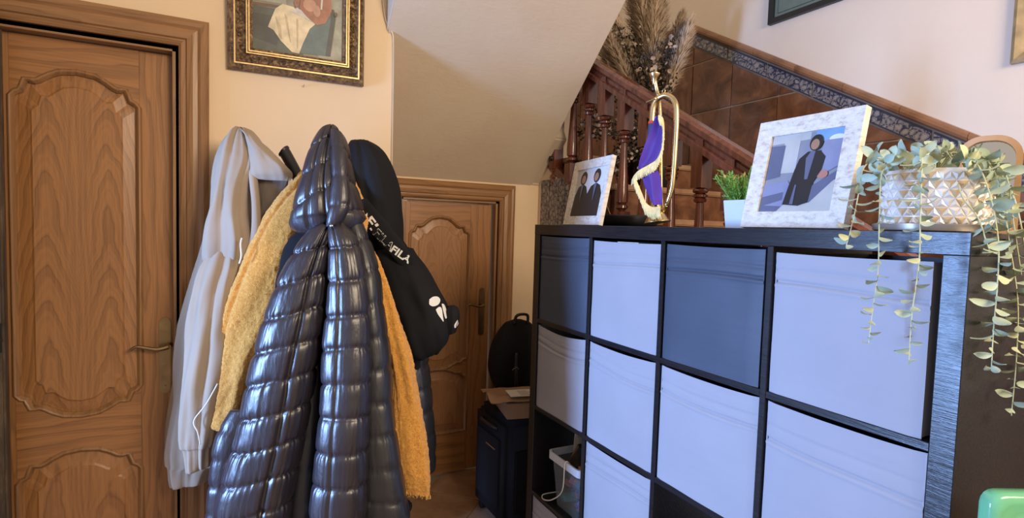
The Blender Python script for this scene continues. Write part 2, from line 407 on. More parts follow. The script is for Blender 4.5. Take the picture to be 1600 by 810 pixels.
def handle(root, xc, zc_, yf, hh, hw, lx, lz, lev, small=False):
    pl=MB(); n=8; pts=[]
    for k in range(n+1):
        a=PI*k/n; pts.append((xc+hw*math.cos(a)*.92,yf,zc_+hh-hw*.6+hw*math.sin(a)))
    for k in range(n+1):
        a=PI+PI*k/n; pts.append((xc+hw*math.cos(a)*.92,yf,zc_-hh+hw*.6+hw*math.sin(a)))
    pl.prism(pts,(0,-.006,0)); h=tag(pl.build('door_handle',M['brass_dull'],root,bevel=.002),'aged brass handle plate')
    lv=MB(); lv.tube([(lx,yf-.004,lz),(lx,yf-.035,lz)],[.012,.008],12)
    P=spline([(lx,yf-.037,lz),(lx-lev*.3,yf-.042,lz-.006),(lx-lev*.6,yf-.042,lz+.002),(lx-lev*.85,yf-.042,lz+.008),(lx-lev,yf-.042,lz-.004)],6)
    lv.tube(P,[.009-.005*k/len(P) for k in range(len(P))],10)
    lv.tube([(xc,yf-.002,zc_+hh*.86),(xc,yf-.010,zc_+hh*.86)],.004,8); lv.tube([(xc,yf-.002,zc_-hh*.86),(xc,yf-.010,zc_-hh*.86)],.004,8)
    lv.build('lever',M['brass_dull'],h,smooth=True,autosmooth=40)
# door_1
d1=thing('door_1',(-.42,YP+.055,0),kind='structure')
M['p1']=oak('oak_cathedral_large','z','x',cx=-.451+.42,w=.085,curve=12,freq=7)
M['p2']=oak('oak_cathedral_low','z','x',cx=-.451+.42,w=.075,curve=11,freq=4.5,seed=4)
YF=YP+.052
inv=lambda f:(lambda u:-f(u))
door_leaf(d1,-.738,-.168,.01,2.045,YF,.108,[(.12,.515,crown(.098,.06),None,M['p2']),(.828,1.842,crown(.102,.058),inv(crown(.092,.052)),M['p1'])],.104)
handle(d1,-.196,.933,YF,.136,.021,-.182,.972,.118)
def casing(name,x0,x1,zt,yw,wd,left=True):
    """moulded oak architrave: opening x0..x1, top zt, on wall plane yw, width wd"""
    root=thing(name,((x0+x1)/2,yw,0),kind='structure')
    prof=[(0,0),(0,-.016),(.008,-.022),(.016,-.018),(.022,-.018),(.026,-.026),(.045,-.030),(wd*.62,-.027),(wd*.72,-.034),(wd*.82,-.036),(wd*.93,-.030),(wd,-.024),(wd,0)]
    def side(xi,sgn,zt_,mat):
        vs=[]
        for z0 in (0,1):
            for d,y in prof: vs.append((xi+sgn*d, yw+y, 0 if z0==0 else zt_+d))
        K=len(prof); fs=[(k,(k+1)%K,(k+1)%K+K,k+K) for k in range(K)]+[tuple(range(K)),tuple(range(K,2*K))]
        MB().add(vs,fs).build('casing_board',mat,root)
    side(x1,1,zt,M['oak_dark'])
    if left: side(x0,-1,zt,M['oak_dark'])
    vs=[]; K=len(prof)
    for d,y in prof: vs.append((x0-d if left else x0-d,yw+y,zt+d))
    for d,y in prof: vs.append((x1+d,yw+y,zt+d))
    MB().add(vs,[(k,(k+1)%K,(k+1)%K+K,k+K) for k in range(K)]+[tuple(range(K)),tuple(range(K,2*K))]).build('casing_board',M['oak_darkh'],root)
    return root
c1=casing('trim_1',-.740,-.145,2.068,YP,.096)
for a,b in (((-.145,YP,0),(-.165+.0,YP+.115,2.068)),((-.745,YP,0),(-.738,YP+.115,2.068))):
    MB().box((min(a[0],b[0]),a[1],0),(max(a[0],b[0]),b[1],2.068)).build('jamb',M['oak_dark'],c1)
MB().box((-.74,YP,2.048),(-.145,YP+.115,2.068)).build('jamb_head',M['oak_darkh'],c1)
# old worn post with a latch at the left edge
po=thing('trim_2',(-.63,YP-.06,0),kind='structure')
MB().box((-.80,YP-.30,0),(-.70,YP-.0,2.35)).build('shade_block',M['old'],po,bevel=.006)  # unseen block added to keep the window light off the oak door
MB().box((-.72,YP-.075,0),(-.622,YP-.030,2.03)).build('post',M['old'],po,bevel=.006)
lt=MB().box((-.645,YP-.082,1.005),(-.628,YP-.073,1.10)).tube([(-.637,YP-.074,1.045),(-.637,YP-.10,1.045)],[.013,.010],12); lt.build('latch',M['black'],po,bevel=.002)
# door_2 (low cupboard door below the stairs)
d2=thing('door_2',(1.12,YB+.03,0),kind='structure')
M['q1']=oak('oak_cathedral_cupboard','z','x',cx=1.09-1.12,w=.055,curve=11,freq=11,seed=2,base=(.40,.20,.085),dark=(.23,.10,.04))
M['q2']=oak('oak_cupboard_low','z','x',cx=0,w=.05,curve=9,freq=4,seed=6,base=(.38,.18,.08),dark=(.22,.10,.04))
door_leaf(d2,.857,1.398,.012,1.580,YB+.03,.050,[(.25,.565,crown(.062,.035),None,M['q2']),(.69,1.405,crown(.097,.045),inv(crown(.062,.03)),M['q1'])],.132)
handle(d2,1.350,.952,YB+.03,.134,.019,1.350,.995,.11)
c2=casing('trim_3',.845,1.430,1.603,YB,.096)
MB().box((1.412,YB,0),(1.430,YB+.095,1.603)).build('jamb',M['oak_dark'],c2)
MB().box((.845,YB,0),(.857,YB+.095,1.603)).build('jamb',M['oak_dark'],c2)
MB().box((.845,YB,1.590),(1.430,YB+.095,1.603)).build('jamb_head',M['oak_darkh'],c2)
# panel behind (dark cupboard) not visible

# ---- stair wall with brown tiles, border and cap
def ztop(y): return 2.802+.58*(y-2.723) if y<2.723 else 2.802
wr=thing('wall_right',(XW,1.5,0),kind='structure')
MB().box((XW+.008,-.6,0),(XW+.13,4.1,4.0)).build('plaster',M['stairwall'],wr)
# grout bed behind the tiles
MB().prism([(XW+.009,-.5,0),(XW+.009,-.5,ztop(-.5)-.02),(XW+.009,2.723,ztop(2.723)-.02),(XW+.009,4.05,2.78),(XW+.009,4.05,0)],(-.005,0,0)).build('grout_bed',M['grout'],wr)
def clip(poly, f):
    out=[]; n=len(poly)
    for i in range(n):
        a,b=poly[i],poly[(i+1)%n]; fa,fb=f(a),f(b)
        if fa<=0: out.append(a)
        if (fa<0)!=(fb<0) and fa!=fb:
            t=fa/(fa-fb); out.append((a[0]+(b[0]-a[0])*t,a[1]+(b[1]-a[1])*t))
    return out
TS=.313; y0j=2.665; z0j=2.518; g=.005
for i in range(-5,9):
    for j in range(-7,3):
        ya,yb=y0j-(i+1)*TS+g,y0j-i*TS-g; za,zb=z0j+j*TS+g,z0j+(j+1)*TS-g
        if zb<1.2: continue
        poly=[(ya,za),(yb,za),(yb,zb),(ya,zb)]
        poly=clip(poly,lambda p:p[1]-(2.802+.58*(p[0]-2.723)-.142))
        if len(poly)>=3: poly=clip(poly,lambda p:p[1]-(2.802-.142))
        if len(poly)<3: continue
        MB().prism([(XW+.004,y,z) for y,z in poly],(-.008-random.uniform(0,.001),0,0)).build('tile',M['tile'],wr)
bl=.278; yj=2.395
for k in range(-2,9):
    ya=yj-(k+1)*bl+.006; yb=yj-k*bl-.006
    if yb>2.723: yb=2.718
    if ya>2.71: continue
    z=lambda y,o:2.802+.58*(y-2.723)-o
    MB().prism([(XW+.004,ya,z(ya,.130)),(XW+.004,yb,z(yb,.130)),(XW+.004,yb,z(yb,.055)),(XW+.004,ya,z(ya,.055))],(-.009,0,0)).build('border_tile',M['border'],wr)
    e=MB()
    for o1,o2 in ((.130,.124),(.063,.055)):
        e.prism([(XW-.005,ya,z(ya,o1)),(XW-.005,yb,z(yb,o1)),(XW-.005,yb,z(yb,o2)),(XW-.005,ya,z(ya,o2))],(-.001,0,0))
    e.build('border_line',M['border_edge'],wr)
for k in range(4):
    ya=2.73+k*bl; yb=ya+bl-.01
    MB().prism([(XW+.004,ya,2.672),(XW+.004,yb,2.672),(XW+.004,yb,2.747),(XW+.004,ya,2.747)],(-.009,0,0)).build('border_tile',M['border'],wr)
def cap_seg(ya,za,yb,zb):
    m=MB(); pr=[(0,0),(-.018,.0),(-.027,.008),(-.029,.020),(-.024,.034),(-.012,.043),(0,.045)]
    K=len(pr); vs=[(XW+.006+a,ya,za-.045+b) for a,b in pr]+[(XW+.006+a,yb,zb-.045+b) for a,b in pr]
    m.add(vs,[(k,(k+1)%K,(k+1)%K+K,k+K) for k in range(K)]+[tuple(range(K)),tuple(range(K,2*K))]); m.build('cap_tile',M['cap'],wr)
for k in range(11):
    yb=2.723-k*.2625; ya=yb-.2605
    cap_seg(ya,ztop(ya),yb,ztop(yb))
for k in range(4): cap_seg(2.725+k*.2625,2.802,2.725+k*.2625+.2605,2.802)
struct('wall_landing',MB().box((1.2,4.0,0),(XW+.1,4.12,4.0)),M['stairwall'])
# lower flight of stairs, terracotta steps behind the storage unit
st=thing('stairs',(2.2,1.5,0),kind='structure')
rise,run=.175,.29
def zstr(y): return 1.42+.6*(y-2.14)
ys=0.0; k=0
n0=int((1.90)/rise)
for k in range(11):
    yb=2.85-k*run; zt=1.865-k*rise
    if zt<=.05: break
    MB().box((1.76,yb-run,zt-rise-.02),(XW,yb-run+.02,zt-.03-rise+rise)).build('riser',M['tile'],st)
    MB().box((1.745,yb-run-.02,zt-.03),(XW,yb,zt)).build('tread',M['floor_tile'],st,bevel=.006)
MB().box((1.74,2.84,1.70),(XW,4.0,1.87)).build('landing',M['floor_tile'],st)
MB().prism([(1.70,2.95,zstr(2.9)+.0),(1.70,0,zstr(0)),(1.70,0,0),(1.70,2.95,0)],(.055,0,0)).build('string',M['stairwall'],st)
MB().prism([(1.695,2.9,zstr(2.9)+.03),(1.695,.2,zstr(.2)+.03),(1.695,.2,zstr(.2)-.02),(1.695,2.9,zstr(2.9)-.02)],(.065,0,0)).build('string_cap',M['mahog'],st)
for k in range(3):
    ya=2.60+k*.1; MB().box((1.692,ya,1.46),(1.70,ya+.095,1.74)).build('string_tile',M['border'],st)

# ---- balustrade
bs=thing('balustrade',(1.72,2.0,1.0),'dark mahogany stair balustrade with turned spindles behind the black shelf unit','banister')
def rail_top(y): return 2.303+.010+.597*(y-2.371)
m_=MB(); pr=[(-.034,-.105),(.034,-.105),(.034,-.080),(.022,-.068),(.022,-.052),(.038,-.036),(.038,-.014),(.022,0),(-.022,0),(-.038,-.014),(-.038,-.036),(-.022,-.052),(-.022,-.068),(-.034,-.080)]
K=len(pr); ya,yb=.35,2.86
vs=[(1.72+a,ya,rail_top(ya)+b) for a,b in pr]+[(1.72+a,yb,rail_top(yb)+b) for a,b in pr]
m_.add(vs,[(k,(k+1)%K,(k+1)%K+K,k+K) for k in range(K)]+[tuple(range(K)),tuple(range(K,2*K))]); m_.build('handrail',M['mahog'],bs)
def spindle(y):
    zt=rail_top(y)-.09; zr=1.936+.6*(y-2.16); zb=zstr(y)+.005; h=.029
    m=MB(); m.prism([(1.72-h,y-h,zr),(1.72+h,y-h,zr),(1.72+h,y+h,zr),(1.72-h,y+h,zr)],(0,0,zt-zr+.03))
    d=-.0
    pf=[(.014,0),(.024,-.004),(.028,-.012),(.024,-.020),(.017,-.022),(.026,-.028),(.026,-.036),(.018,-.040),(.024,-.046),(.022,-.056),(.014,-.060),(.015,-.10),(.018,-.17),(.024,-.26),(.027,-.31),(.026,-.345),(.018,-.352),(.027,-.360),(.028,-.372),(.018,-.380),(.014,-.385),(.022,-.392)]
    m.lathe([(r*1.12,z) for r,z in pf],(1.72,y,zr),14)
    m.prism([(1.72-h,y-h,zb),(1.72+h,y-h,zb),(1.72+h,y+h,zb),(1.72-h,y+h,zb)],(0,0,zr-.390-zb))
    m.build('spindle',M['mahog'],bs,smooth=True,autosmooth=40)
for y in (.40,.56,.72,.88,1.035,1.19,1.345,1.50,1.66,1.83,2.0,2.16,2.32,2.465,2.615): spindle(y)
nw=MB().box((1.685,2.745,1.80),(1.745,2.805,2.35)); nw.lathe([(.030,1.80),(.034,1.79),(.022,1.775),(.030,1.765),(.034,1.75),(.022,1.735),(.030,1.72),(.02,1.70)],(1.715,2.775,0),14); nw.build('newel_post',M['mahog'],bs,smooth=True,autosmooth=40)
for z in (1.86,1.93): MB().tube([(1.687,2.775,z),(1.672,2.775,z)],[.016,.013],10).build('wooden_plug',M['black'],bs)

# cable down the wall corner
P=spline([(.578,YP-.006,2.70),(.585,YP-.006,2.42),(.600,YP-.006,2.31),(.628,YP-.006,2.262),(.636,YP-.004,2.20),(.638,YP-.004,1.9),(.638,YP-.004,1.2)],8)
tag(MB().tube(P,.0035,8).build('cable',M['creamwire'],smooth=True),'thin painted cable running down the wall corner beside the sloping soffit','cable')
tag(MB().tube([(.28,YP,1.985),(.28,YP-.018,1.99)],[.002,.0025],6).build('nail',M['steel']),'small bent nail in the wall below the gilt framed painting','nail')

# ------------------------------------------------------------ STORAGE UNIT (four by four cubes)
KX,KY0,KZ=1.1085,.468,1.468; KD=.385; TO=.040; TI=.016; CU=.335
def ky(t): return KY0+1.468-t        # t from the far end
ku=thing('shelf_unit',(KX+KD/2,KY0+.734,0),'large black wood grain cube shelf unit with sixteen square compartments','shelf')
MB().box((KX,KY0,KZ-TO),(KX+KD,KY0+1.468,KZ)).build('top_panel',M['kallax'],ku,bevel=.0012,seg=1)
MB().box((KX,KY0,0),(KX+KD,KY0+1.468,TO)).build('bottom_panel',M['kallax'],ku,bevel=.0012,seg=1)
for a in (0,1.468-TO): MB().box((KX+.0006,ky(a+TO),TO),(KX+KD,ky(a),KZ-TO)).build('side_panel',M['kallax'],ku,bevel=.0012,seg=1)
for k in range(3):
    t=TO+CU+k*(CU+TI); MB().box((KX+.001,ky(t+TI),TO),(KX+KD,ky(t),KZ-TO)).build('divider',M['kallax'],ku,bevel=.001,seg=1)
for i in range(4):
    for k in range(3):
        t=TO+i*(CU+TI); z=KZ-TO-CU-k*(CU+TI)
        MB().box((KX+.0015,ky(t+CU),z-TI),(KX+KD,ky(t),z)).build('shelf',M['kallax'],ku,bevel=.001,seg=1)
def cell(i,k): t=TO+i*(CU+TI); return ky(t+CU),ky(t),KZ-TO-CU-k*(CU+TI)   # y0,y1,z0
def fabric_box(i,k,dark,label,sag=.002,rec=.004,dy=0,h=.330,seed=0,wd=.327,crease=.070,tilt=0):
    y0,y1,z0=cell(i,k); mat=M['box_dark'] if dark else M['box_light']
    yc=(y0+y1)/2+dy; z0+=.0005
    root=thing('storage_box',(KX+rec+.18,yc,z0),label,'storage box',('dark slate' if dark else 'pale lilac grey')+' fabric boxes in the cube shelf unit')
    nx=16; nz_=110; m=MB(); vs=[]
    hw=wd/2
    def P(u,v):   # u across 0..1, v up 0..1
        y=yc+hw-u*wd; zt=h-sag*math.sin(PI*u)*1.0
        z=z0+v*zt; e=min(u,1-u)
        x=KX+rec-.004*math.sin(PI*u)*math.sin(PI*v)
        fz=(1-v)*h
        for cz,a,wv in ((crease,.0048,.0032),(crease*.62,.0022,.005),(crease*1.12,-.002,.004)):
            x+=a*math.exp(-((fz-cz-.006*math.sin(u*3+seed)-tilt*(u-.5))/wv)**2)
        x+=.0022*noise.noise(Vector((u*3+seed*7,v*2.5,seed)))+.0012*noise.noise(Vector((u*2,v*22,seed+3)))*(1 if v>.7 else .25)
        x+=.004*math.exp(-(e/.02)**2)
        return Vector((x,y,z))
    for a in range(nx+1):
        for b in range(nz_+1): vs.append(P(a/nx,b/nz_))
    fs=[(a*(nz_+1)+b,(a+1)*(nz_+1)+b,(a+1)*(nz_+1)+b+1,a*(nz_+1)+b+1) for a in range(nx) for b in range(nz_)]
    m.add(vs,fs); m.build('front_panel',mat,root,smooth=True)
    b=MB(); d=.36
    b.box((KX+rec+.004,yc-hw,z0),(KX+rec+d,yc-hw+.003,z0+h-.002)).box((KX+rec+.004,yc+hw-.003,z0),(KX+rec+d,yc+hw,z0+h-.002))
    b.box((KX+rec+d-.003,yc-hw,z0),(KX+rec+d,yc+hw,z0+h-.002)).box((KX+rec+.006,yc-hw,z0),(KX+rec+d,yc+hw,z0+.003)); b.build('box_body',mat,root)
fabric_box(0,0,True,'dark slate fabric box at the far end of the top row, half in shade',seed=1,h=.330)
fabric_box(1,0,False,'pale fabric box in the top row between two dark boxes',seed=2,h=.324,sag=.002)
fabric_box(2,0,True,'dark slate fabric box in the top row below the small green plant',seed=3,h=.326,dy=.003,wd=.322)
fabric_box(3,0,False,'pale fabric box in the top row behind the trailing leaves',seed=4,h=.321,dy=.006,wd=.315)
fabric_box(0,1,False,'pale fabric box with sagging rim below the far dark box, half in shade',seed=5,sag=.014,h=.328)
fabric_box(1,1,False,'pale fabric box in the second row, second from the wall end',seed=6,sag=.006,h=.329,tilt=.02)
fabric_box(2,1,False,'pale fabric box directly below the dark box of the third column',seed=7,sag=.004,h=.329,tilt=.012)
fabric_box(3,1,False,'pale fabric box below the box with the trailing leaves',seed=8,sag=.004,h=.329,crease=.09,tilt=.02)
fabric_box(1,2,False,'pale fabric box in the third row beside the clear plastic tub',seed=9,h=.330)
fabric_box(0,3,False,'pale fabric box directly below the clear plastic tub',seed=10,h=.330)
# small white tab above the second box
y0,y1,z0=cell(1,0); tag(MB().box((KX+.004,y0+.10,z0+.3235),(KX+.10,y0+.20,z0+.3250)).build('paper_sheet',M['paper']),'edge of a white paper sheet lying on the pale box of the top row','paper')
# wire clip where divider meets shelf
# white box low in the third column
y0,y1,z0=cell(2,2); tag(MB().box((KX+.03,y0+.185,z0+.0005),(KX+.12,y0+.215,z0+.253)).build('white_carton',M['paper'],bevel=.003),'narrow white carton in the open compartment below the third column','carton')
# ---- clear tub with clutter in the open cube
y0,y1,z0=cell(0,2); zc=z0+.001
tub=thing('plastic_tub',(KX+.10,y0+.09,zc),'clear plastic tub with pale rim full of small things in an open compartment','tub')
def rrect(x0,x1,ya,yb,z,r=.02,n=5):
    out=[]
    for cx,cy,a0 in ((x1-r,yb-r,0),(x0+r,yb-r,90),(x0+r,ya+r,180),(x1-r,ya+r,270)):
        for k in range(n+1):
            a=R(a0+90*k/n); out.append(Vector((cx+r*math.cos(a),cy+r*math.sin(a),z)))
    return out
def ringbox(secs,m=0):
    b=MB(); n=len(secs[0]); vs=[v for s in secs for v in s]
    fs=[(i*n+k,i*n+(k+1)%n,(i+1)*n+(k+1)%n,(i+1)*n+k) for i in range(len(secs)-1) for k in range(n)]
    return b.add(vs,fs),n
tx0,tx1,ty0,ty1=KX+.012,KX+.25,y0+.020,y0+.225; TH=.205
b,n=ringbox([rrect(tx0+.02,tx1-.02,ty0+.02,ty1-.02,zc),rrect(tx0+.002,tx1-.002,ty0+.004,ty1-.004,zc+TH)]); b.f.append(tuple(range(n))[::-1]); b.m.append(0); b.build('tub_wall',M['tub'],tub,smooth=True,autosmooth=50)
b,n=ringbox([rrect(tx0,tx1,ty0,ty1,zc+TH-.028),rrect(tx0-.006,tx1+.006,ty0-.006,ty1+.006,zc+TH-.028),rrect(tx0-.006,tx1+.006,ty0-.006,ty1+.006,zc+TH),rrect(tx0,tx1,ty0,ty1,zc+TH),rrect(tx0,tx1,ty0,ty1,zc+TH-.028)]); b.build('rim',M['tubrim'],tub)
cl=[col('blue_plastic',(.06,.20,.50)),col('pink_plastic',(.65,.22,.28)),col('pale_card',(.6,.55,.45)),col('teal_plastic',(.10,.35,.42)),col('orange_plastic',(.65,.30,.10))]
for k in range(26):
    x=random.uniform(tx0+.045,tx1-.06); y=random.uniform(ty0+.045,ty1-.045); z=zc+.02+.125*(k/26)
    m=MB(); a=random.uniform(.012,.026); m.box((-a,-a*.7,-a*.4),(a,a*.7,a*.4)); 
    Rm=Matrix.Rotation(random.uniform(0,6),3,'Z')@Matrix.Rotation(random.uniform(-1,1),3,'X')
    m.v=[Rm@v+Vector((x,y,z)) for v in m.v]
    o=tag(m.build('trinket',cl[k%5],bevel=.002,seg=1),('small blue','small pink','small cream','small teal','small orange')[k%5]+' trinket lying inside the clear plastic tub','trinket',('blue','pink','cream','teal','orange')[k%5]+' trinkets inside the clear plastic tub')
tx=(tx0+.05)
def slab(name,c,sx,sy,sz_,rot,mat,label,cat):
    m=MB().box((-sx/2,-sy/2,-sz_/2),(sx/2,sy/2,sz_/2)); Rm=Matrix.Rotation(rot[2],3,'Z')@Matrix.Rotation(rot[1],3,'Y')@Matrix.Rotation(rot[0],3,'X')
    m.v=[Rm@v+Vector(c) for v in m.v]; return tag(m.build(name,mat,bevel=.003),label,cat)
# dark gold notebook leaning on the rim, white strap behind
slab('notebook',(tx0+.08,ty0+.075,zc+TH+.018),.12,.014,.15,(R(38),0,R(-8)),M['brass_dull'],'dull gold covered notebook sticking out of the clear tub','notebook')
P=spline([(tx0+.10,ty1-0.038,zc+TH-.04),(tx0+.10,ty1-0.043,zc+TH+.055),(tx0+.10,ty1-0.060,zc+TH+.062),(tx0+.10,ty1-0.088,zc+TH+.0),(tx0+.10,ty1-0.093,zc+TH-.05)],6)
m=MB(); vs=[]
for p in P: vs+=[p+Vector((-.014,0,0)),p+Vector((.014,0,0)),p+Vector((.014,.002,.003)),p+Vector((-.014,.002,.003))]
fs=[(i*4+k,i*4+(k+1)%4,(i+1)*4+(k+1)%4,(i+1)*4+k) for i in range(len(P)-1) for k in range(4)]; m.add(vs,fs)
tag(m.build('white_strap',M['paper']),'folded white strap sticking up from the clear tub','strap')
P=spline([(tx0+.02,ty0+.075,zc+TH-.02),(tx0-.010,ty0+.078,zc+TH+.002),(tx0-.014,ty0+.085,zc+.10),(tx0-.016,ty0+.15,zc+.035),(tx0-.014,ty0+.215,zc+.006),(tx0+.01,ty0+.255,zc+.0025),(tx0+.08,ty0+.25,zc+.0025)],8)
tag(MB().tube(P,.0022,8).build('white_cable',M['whitewire'],smooth=True),'white charging cable looping over the rim of the clear tub','cable')

# ------------------------------------------------------------ THINGS ON THE UNIT
TOP=KZ+.0005
def uvec(a,b): return (Vector(b)-Vector(a))
def picture(name, o, ux, uz, W, H, fw, ft, fmat, label, cat, prof=None, depth=.012, glass=False):
    """o bottom-left corner, ux/uz unit vectors; front faces ux x uz reversed"""
    o=Vector(o); ux=Vector(ux).normalized(); uz=Vector(uz).normalized(); nn=ux.cross(uz).normalized()
    root=thing(name,o+ux*W/2,label,cat)
    Pt=lambda u,v,d=0: o+ux*u+uz*v+nn*d
    prof=prof or [(0,0),(0,ft),(fw,ft*.85),(fw,0)]
    # mitred frame, each profile band
    corners=[(0,0,1,1),(W,0,-1,1),(W,H,-1,-1),(0,H,1,-1)]
    for k in range(4):
        m=MB(); vs=[]
        for (cx,cy,sx,sy) in (corners[k],corners[(k+1)%4]):
            for a,b in prof: vs.append(Pt(cx+sx*a,cy+sy*a,b))
        K=len(prof); m.add(vs,[(i,(i+1)%K,(i+1)%K+K,i+K) for i in range(K)]+[tuple(range(K)),tuple(range(K,2*K))])
        m.build('frame_rail',fmat,root)
    return root,Pt
def flat_print(root, Pt, x0,y0,x1,y1, d, layers, name='print'):
    """layers: list of (material, [(u,v)...]) in 0..1 of the print area"""
    mats=[]; m=MB()
    for i,(mt,pts) in enumerate(layers):
        if mt not in mats: mats.append(mt)
        m.add([Pt(x0+(x1-x0)*u,y0+(y1-y0)*v,d+i*.00025) for u,v in pts],[tuple(range(len(pts)))],mats.index(mt))
    me=m.build(name,mats,root); return me
SQ=[(0,0),(1,0),(1,1),(0,1)]
def blob(cx,cy,rx,ry,n=20,rot=0): return [(cx+rx*math.cos(2*PI*k/n)*math.cos(rot)-ry*math.sin(2*PI*k/n)*math.sin(rot),cy+rx*math.cos(2*PI*k/n)*math.sin(rot)+ry*math.sin(2*PI*k/n)*math.cos(rot)) for k in range(n)]
pc={n:col('ink_'+n,c,.35) for n,c in dict(sky=(.20,.36,.62),cloud=(.70,.72,.74),grey=(.26,.27,.31),pale=(.50,.49,.46),dk=(.020,.020,.022),slate=(.12,.13,.20),lilac=(.25,.26,.38),stone=(.48,.46,.42),redd=(.45,.20,.16),skin_tone=(.36,.20,.13)).items()}
# large whitewashed frame (right)
o=Vector((1.197,.996,TOP)); e=Vector((1.197,.729,TOP)); W=(e-o).length
uz=Vector((.055,0,.262))
f2,Pt=picture('photo_frame',o,(0,-1,0),uz,W,.275,.040,.020,M['washed'],'large whitewashed wooden photo frame leaning beside the trailing plant','photo frame')
flat_print(f2,Pt,.038,.038,W-.038,.275-.038,.010,[(pc['grey'],SQ),(pc['pale'],[(0,.88),(.55,.9),(.55,1),(0,1)]),(pc['pale'],[(.2,.5),(.42,.5),(.42,1),(.2,1)]),(pc['slate'],[(0,.42),(.22,.46),(.22,.86),(0,.86)]),
  (pc['sky'],[(.62,.86),(1,.84),(1,1),(.62,1)]),(pc['cloud'],blob(.9,.87,.10,.05)),(pc['lilac'],[(0,.0),(0,.36),(.35,.40),(.5,.2),(.3,0)]),(pc['slate'],[(0,.08),(.32,.16),(.32,.26),(0,.2)]),(pc['slate'],[(0,.0),(.25,.0),(.32,.08),(0,.1)]),
  (pc['lilac'],[(.7,.4),(1,.55),(1,.86),(.75,.86)]),(pc['stone'],[(.25,0),(1,0),(1,.40),(.62,.16),(.4,.14)]),(pc['slate'],[(.62,.1),(.7,.12),(1,.42),(1,.5),(.66,.3)]),(pc['redd'],blob(.80,.45,.07,.05)),
  (pc['dk'],[(.34,.10),(.38,.32),(.42,.52),(.46,.66),(.56,.74),(.72,.74),(.80,.66),(.78,.50),(.70,.36),(.68,.12),(.56,.08)]),(pc['slate'],[(.55,.66),(.60,.74),(.66,.74),(.62,.40),(.58,.40)]),(pc['dk'],blob(.65,.84,.085,.10)),(pc['skin_tone'],blob(.64,.82,.055,.065)),(pc['slate'],[(.44,.10),(.47,.34),(.49,.34),(.49,.10)])],'photo_print')
MB().prism([Pt(.005,.005,-.0005),Pt(W-.005,.005,-.0005),Pt(W-.005,.27,-.0005),Pt(.005,.27,-.0005)],(0,0,0.0005)) 
bk=MB().prism([Pt(.006,.006,0),Pt(W-.006,.006,0),Pt(W-.006,.269,0),Pt(.006,.269,0)],(Pt(0,0,.008)-Pt(0,0,0))); bk.build('backing_board',M['card'],f2)
# easel leg
a=Pt(W/2,.20,-.001); MB().prism([a+Vector((0,-.02,0)),a+Vector((0,.02,0)),Vector((1.32,.862+.02,TOP)),Vector((1.32,.862-.02,TOP))],(.003,0,.001)).build('easel_leg',M['card'],f2)
# small whitewashed frame at the far end, slightly turned
o=Vector((1.225,1.885,TOP)); e=Vector((1.185,1.590,TOP)); W=(e-o).length
f1,Pt=picture('photo_frame',o,(e-o),Vector((.050,-.0,.25)),W,.255,.034,.016,M['washed'],'whitewashed photo frame showing two dark figures at the far end of the unit','photo frame')
flat_print(f1,Pt,.032,.032,W-.032,.223,.008,[(pc['cloud'],SQ),(pc['pale'],[(0,.5),(.3,.6),(.3,1),(0,1)]),(pc['dk'],[(.0,0),(.04,.45),(.12,.62),(.26,.68),(.40,.62),(.48,.45),(.50,0)]),(pc['dk'],[(.42,0),(.46,.45),(.56,.62),(.72,.68),(.86,.62),(.95,.45),(.99,0)]),(pc['dk'],blob(.26,.80,.11,.14)),(pc['dk'],blob(.71,.82,.11,.14)),(pc['skin_tone'],blob(.27,.775,.07,.085)),(pc['skin_tone'],blob(.70,.795,.07,.085)),(pc['slate'],[(.22,.66),(.30,.66),(.27,.30)]),(pc['slate'],[(.67,.66),(.76,.66),(.71,.30)])],'photo_print')
bk=MB().prism([Pt(.006,.006,0),Pt(W-.006,.006,0),Pt(W-.006,.249,0),Pt(.006,.249,0)],(Pt(0,0,.006)-Pt(0,0,0))); bk.build('backing_board',M['card'],f1)
a=Pt(W/2,.18,-.001); MB().prism([a+Vector((0,-.02,0)),a+Vector((0,.02,0)),Vector((1.34,1.76,TOP)),Vector((1.34,1.72,TOP))],(.003,0,.001)).build('easel_leg',M['card'],f1)
# black rounded dish
dc=(1.38,1.72,TOP); m=MB(); m.lathe([(.10,0),(.125,.006),(.135,.02),(.138,.040),(.134,.044),(.128,.040),(.115,.015),(.02,.012)],dc,36)
tag(m.build('black_bowl',M['black'],smooth=True,autosmooth=50),'low glossy black round bowl behind the far photo frame','bowl')
